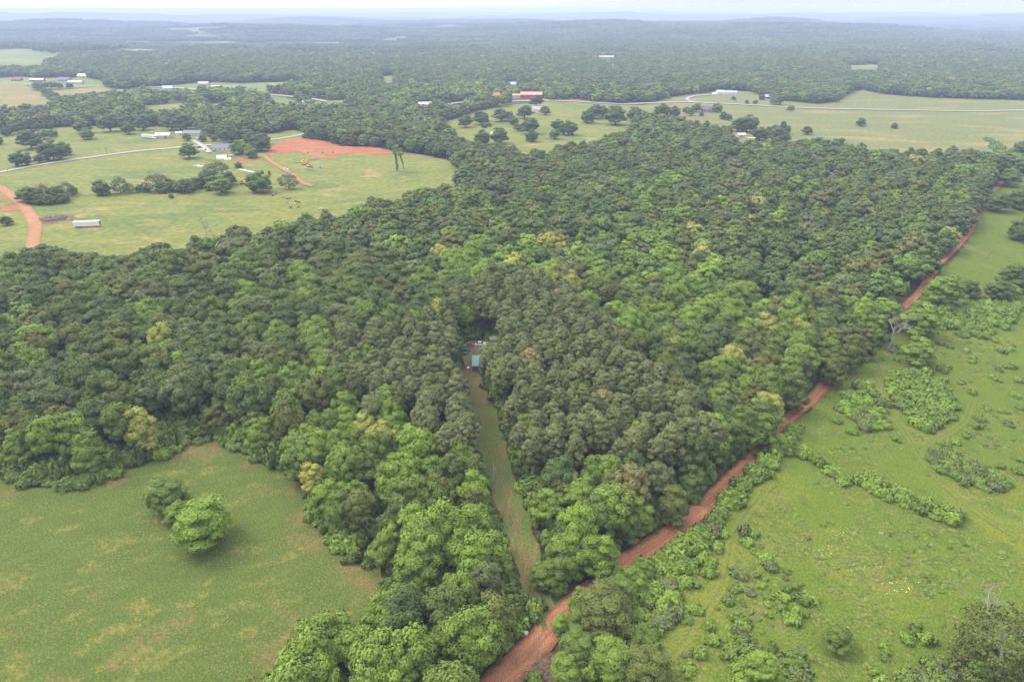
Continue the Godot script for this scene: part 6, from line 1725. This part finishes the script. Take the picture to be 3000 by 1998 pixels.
func rock(label: String, at: Vector3, r: float, col: Array) -> void:
	rng.seed = 909
	var m := MB.new()
	m.blob(Vector3(0, r * 0.5, 0), Vector3(r, r * 0.7, r * 0.8), Color.WHITE, 7, 10)
	for i in m.v.size():
		m.v[i] += m.n[i] * n_b.get_noise_3d(m.v[i].x * 6.0, m.v[i].y * 6.0, m.v[i].z * 6.0) * r * 0.35
	tag(solo("boulder", m.mesh(), paint(col[0], col[1], col[2]), at), label, "boulder")

func bare_tree(label: String, at: Vector3, h: float, sd: int, wide: float, leafy := false) -> void:
	var o := thing("bare_tree", label, "tree", at, 0.3)
	part("limbs", bare_tree_mesh(sd, h, 0.022 if leafy else 0.03).mesh(), pale_bark, o).scale = Vector3(wide, 1, wide)
	if leafy:
		rng.seed = sd + 1
		var m := MB.new()
		for i in 130:
			var d := sphere_point(i, 130, 1.0)
			var q := Vector3(d.x * 7.2, h * 0.6 + d.y * h * 0.36, d.z * 7.2) * rf(0.75, 1.05)
			if d.y < 0.1 and i % 3 > 0:
				q = Vector3(d.x * 7.0, rf(0.6, 3.0), d.z * 6.0)
			bough(m, q, Vector3(1.5, 0.9, 1.5), Vector3(0, h * 0.4, 0), 60, 0.34, rf(0.6, 0.9), 1.0, 0.7)
		part("foliage", m.mesh(), leaf_mats[2], o)

func vine_snag(at: Vector3, h: float, label: String) -> void:
	rng.seed = 414
	var o := thing("vine_snag", label, "tree", at)
	part("trunk", tube_mesh([Vector3(0, -0.5, 0), Vector3(-0.3, h * 0.4, 0), Vector3(-0.6, h * 0.8, 0), Vector3(0, h, 0)], [0.6, 0.45, 0.35, 0.15], 8), pale_bark, o)
	part("second_trunk", tube_mesh([Vector3(4.2, -0.5, -9.0), Vector3(3.6, h * 0.3, -7.0), Vector3(1.5, h * 0.75, -3.0)], [0.4, 0.35, 0.2], 7), pale_bark, o)
	var m := MB.new()
	for i in 22:
		var t := i / 21.0
		bough(m, Vector3(-0.6 * t + rf(-0.5, 0.5), h * (0.12 + 0.7 * t), rf(-0.5, 0.5)), Vector3(0.9, 1.2, 0.9) * (0.7 + 0.5 * t), Vector3(0, h * t, 0), 34, 0.5, rf(0.6, 0.85))
	for i in 14:
		var d := sphere_point(i, 14, 2.0)
		bough(m, Vector3(1.2 + d.x * 3.6, h * 0.88 + d.y * 3.2 - maxf(d.x, 0.0) * 2.6, d.z * 3.0), Vector3(1.8, 1.5, 1.8), Vector3(1.4, h * 0.86, 0), 44, 0.55, rf(0.65, 0.9))
	for i in 10:
		var t := i / 9.0
		bough(m, Vector3(3.6 - 1.6 * t, h * (0.3 + 0.4 * t), -7.0 + 3.6 * t), Vector3(0.7, 1.1, 0.7), Vector3(2.6, h * 0.3, -5.0), 26, 0.5, rf(0.55, 0.8))
	part("vine_leaves", m.mesh(), leaf_mats[4], o)

func hoop(label: String, at: Vector3, turn: float, L: float, h: float, W: float, col: Array) -> void:
	var o := thing("hoop_shelter", label, "shelter", at, turn)
	var m := MB.new()
	var prev := Vector2(-W / 2, 0)
	for i in range(1, 13):
		var a := PI * i / 12.0
		var q := Vector2(-cos(a) * W / 2, sin(a) * h)
		var mid := (prev + q) / 2
		var nn := Vector3(0, mid.y / (h * h), mid.x * 4.0 / (W * W)).normalized()
		m.quad(Vector3(0, mid.y, mid.x), Vector3(L / 2, 0, 0), Vector3(0, (q.y - prev.y) / 2, (q.x - prev.x) / 2), nn, Color.WHITE)
		m.tri(Vector3(-L / 2, 0, 0), Vector3(-L / 2, prev.y, prev.x), Vector3(-L / 2, q.y, q.x), Vector3.LEFT, Color.WHITE)
		prev = q
	part("cover", m.mesh(), paint(col[0], col[1], col[2], 0.6), o)
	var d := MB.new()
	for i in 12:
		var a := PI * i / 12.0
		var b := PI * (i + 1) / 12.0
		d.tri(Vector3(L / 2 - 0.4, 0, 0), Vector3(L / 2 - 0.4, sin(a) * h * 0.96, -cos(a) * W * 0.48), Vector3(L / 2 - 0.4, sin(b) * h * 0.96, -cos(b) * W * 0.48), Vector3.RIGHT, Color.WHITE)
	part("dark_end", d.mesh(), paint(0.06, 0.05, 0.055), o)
	for x in [-L / 2, 0.0, L / 2]:
		var path := []
		var rad := []
		for i in 11:
			var a := PI * i / 10.0
			path.append(Vector3(x, sin(a) * (h + 0.04), -cos(a) * (W / 2 + 0.04)))
			rad.append(0.06)
		part("hoop_rib", tube_mesh(path, rad, 6), paint(col[0] * 0.8, col[1] * 0.8, col[2] * 0.8), o)

func tarp(label: String, at: Vector3, r: float, col: Array, sd: int) -> void:
	var m := MB.new()
	var n := 9
	for j in n:
		for i in n:
			var x := (i / 4.0 - 1.0) * r
			var z := (j / 4.0 - 1.0) * r * 0.8
			m.v.append(Vector3(x, 0.35 + 0.5 * n_b.get_noise_2d(x * 5.0 + sd * 40.0, z * 5.0), z))
			m.n.append(Vector3.UP)
			m.c.append(Color.WHITE)
	for j in n - 1:
		for i in n - 1:
			var a := j * n + i
			m.t.append_array(PackedInt32Array([a, a + 1, a + n + 1, a, a + n + 1, a + n]))
	tag(solo("tarpaulin", m.mesh(), paint(col[0], col[1], col[2], 0.5), at, 0.3), label, "tarpaulin")

func bale_heap(label: String, at: Vector3, col: Array) -> void:
	var spots := [[-1.6, 0.0, 0.0], [0.2, 0.3, 0.3], [1.9, 0.9, 0.1], [-0.6, 1.9, -0.4], [3.0, 2.0, 0.8]]
	var words := ["leftmost", "second", "third", "lowest middle", "rightmost"]
	for i in spots.size():
		var o := thing("round_bale", "%s bale of the %s" % [words[i], label], "bale", at + Vector3(spots[i][0], 0, spots[i][1]), spots[i][2], "rusty round bales")
		part("roll", tube_mesh([Vector3(-0.75, 0.8, 0), Vector3(-0.7, 0.8, 0), Vector3(0.7, 0.8, 0), Vector3(0.75, 0.8, 0)], [0.7, 0.8, 0.8, 0.7], 14), paint(col[0], col[1], col[2]), o)
		part("core", tube_mesh([Vector3(-0.77, 0.8, 0), Vector3(0.77, 0.8, 0)], [0.18, 0.18], 8), paint(col[0] * 0.6, col[1] * 0.6, col[2] * 0.6), o)

func machine(kind: String, label: String, at: Vector3, turn: float, col: Array) -> void:
	var o := thing(kind.replace(" ", "_"), label, "digger", at, turn)
	var paintwork := paint(col[0], col[1], col[2], 0.5)
	for s in [-1.0, 1.0]:
		var m := MB.new()
		var p := []
		var r := []
		m.tube([Vector3(-1.6, 0.45, s), Vector3(-1.5, 0.45, s), Vector3(1.5, 0.45, s), Vector3(1.6, 0.45, s)], [0.3, 0.45, 0.45, 0.3], 8)
		part("track", m.mesh(), paint(0.05, 0.045, 0.04), o)
	part("deck", one_box(Vector3(-0.2, 1.25, 0), Vector3(3.0, 0.9, 2.2)), paintwork, o)
	var cab := part("cab", one_box(Vector3(0.3, 2.3, -0.4), Vector3(1.3, 1.3, 1.2)), paintwork, o)
	part("cab_glass", one_box(Vector3(0.45, 2.4, -0.4), Vector3(1.12, 0.7, 1.24)), paint(0.04, 0.05, 0.06, 0.2), cab)
	part("boom", tube_mesh([Vector3(1.0, 1.7, 0.5), Vector3(2.8, 3.4, 0.5), Vector3(4.4, 2.6, 0.5)], [0.24, 0.2, 0.16], 6), paintwork, o)
	part("stick", tube_mesh([Vector3(4.4, 2.6, 0.5), Vector3(4.7, 0.9, 0.5)], [0.16, 0.13], 6), paint(0.1, 0.09, 0.08), o)
	part("bucket", one_box(Vector3(4.6, 0.55, 0.5), Vector3(0.8, 0.7, 1.1), Basis(Vector3.BACK, 0.4)), paint(0.09, 0.08, 0.07), o)

func debris_pit(at: Vector3) -> void:
	rng.seed = 1212
	var o := thing("debris_heap", "brown heap of burnt brush and boards beside the clay driveway", "debris heap", at, -0.1)
	var m := MB.new()
	m.blob(Vector3(0, -0.3, 0), Vector3(8.6, 1.7, 8.4), Color.WHITE, 9, 26)
	for i in m.v.size():
		var q := m.v[i]
		m.v[i] += Vector3(0, 0.9 * n_b.get_noise_2d(q.x * 4.0, q.z * 4.0), 0)
	part("earth_mound", m.mesh(), paint(0.12, 0.068, 0.05), o)
	var b := MB.new()
	for i in 260:
		var a := rf(0, TAU)
		var d := 8.4 * sqrt(rng.randf())
		var p := Vector3(cos(a) * d, maxf(0.15, 1.3 - d * 0.14) + rf(0, 0.4), sin(a) * d * 0.95)
		var dir := (rand_dir() * Vector3(1, 0.35, 1)).normalized() * rf(0.6, 1.9)
		b.tube([p - dir, p + dir * 0.2 + Vector3(0, 0.1, 0), p + dir], [0.07, 0.06, 0.03], 4, Color.WHITE, false)
	var brush := part("brushwood", b.mesh(), paint(0.17, 0.11, 0.09), o)
	brush.set_meta("kind", "stuff")
	for i in 14:
		part("board", one_box(Vector3(rf(-6, 6), rf(0.8, 1.2), rf(-4.5, 5.0)), Vector3(rf(1.4, 3.0), 0.08, 0.3), Basis(Vector3.UP, rf(0, 3)) * Basis(Vector3.BACK, rf(-0.25, 0.25))), paint([0.34, 0.16, 0.1, 0.42][i % 4], [0.2, 0.1, 0.075, 0.36][i % 4], [0.12, 0.075, 0.06, 0.32][i % 4]), o)
	var t := thing("barrel", "blue barrel standing on the brown debris heap", "barrel", at + Vector3(-1.0, 0.9, 1.6))
	part("shell", tube_mesh([Vector3(0, 0, 0), Vector3(0, 0.1, 0), Vector3(0, 0.7, 0), Vector3(0, 1.3, 0), Vector3(0, 1.4, 0)], [0.4, 0.46, 0.5, 0.46, 0.4], 14), paint(0.05, 0.13, 0.5, 0.4), t)
	part("lid", tube_mesh([Vector3(0, 1.4, 0), Vector3(0, 1.44, 0)], [0.38, 0.36], 12), paint(0.06, 0.16, 0.55, 0.4), t)
	t = thing("barrel", "light blue drum at the east end of the debris heap", "barrel", at + Vector3(9.3, 0, 0.6), 0.4)
	part("shell", tube_mesh([Vector3(-0.5, 0.3, 0), Vector3(0.5, 0.3, 0)], [0.3, 0.3], 12), paint(0.25, 0.33, 0.6, 0.4), t)
	part("lid", tube_mesh([Vector3(0.5, 0.3, 0), Vector3(0.53, 0.3, 0)], [0.27, 0.25], 12), paint(0.3, 0.38, 0.62, 0.4), t)
	t = thing("pipe_kerb", "white and dark pipe edging between the driveway and the debris heap", "edging", at + Vector3(-8.0, 0.1, 5.2), -0.95)
	for i in 8:
		part("pipe_length", tube_mesh([Vector3(-3.6 + i * 0.95, 0.12, 0), Vector3(-2.75 + i * 0.95, 0.12, 0)], [0.16, 0.16], 8), paint([0.62, 0.12][i % 2], [0.62, 0.11][i % 2], [0.64, 0.11][i % 2]), t)
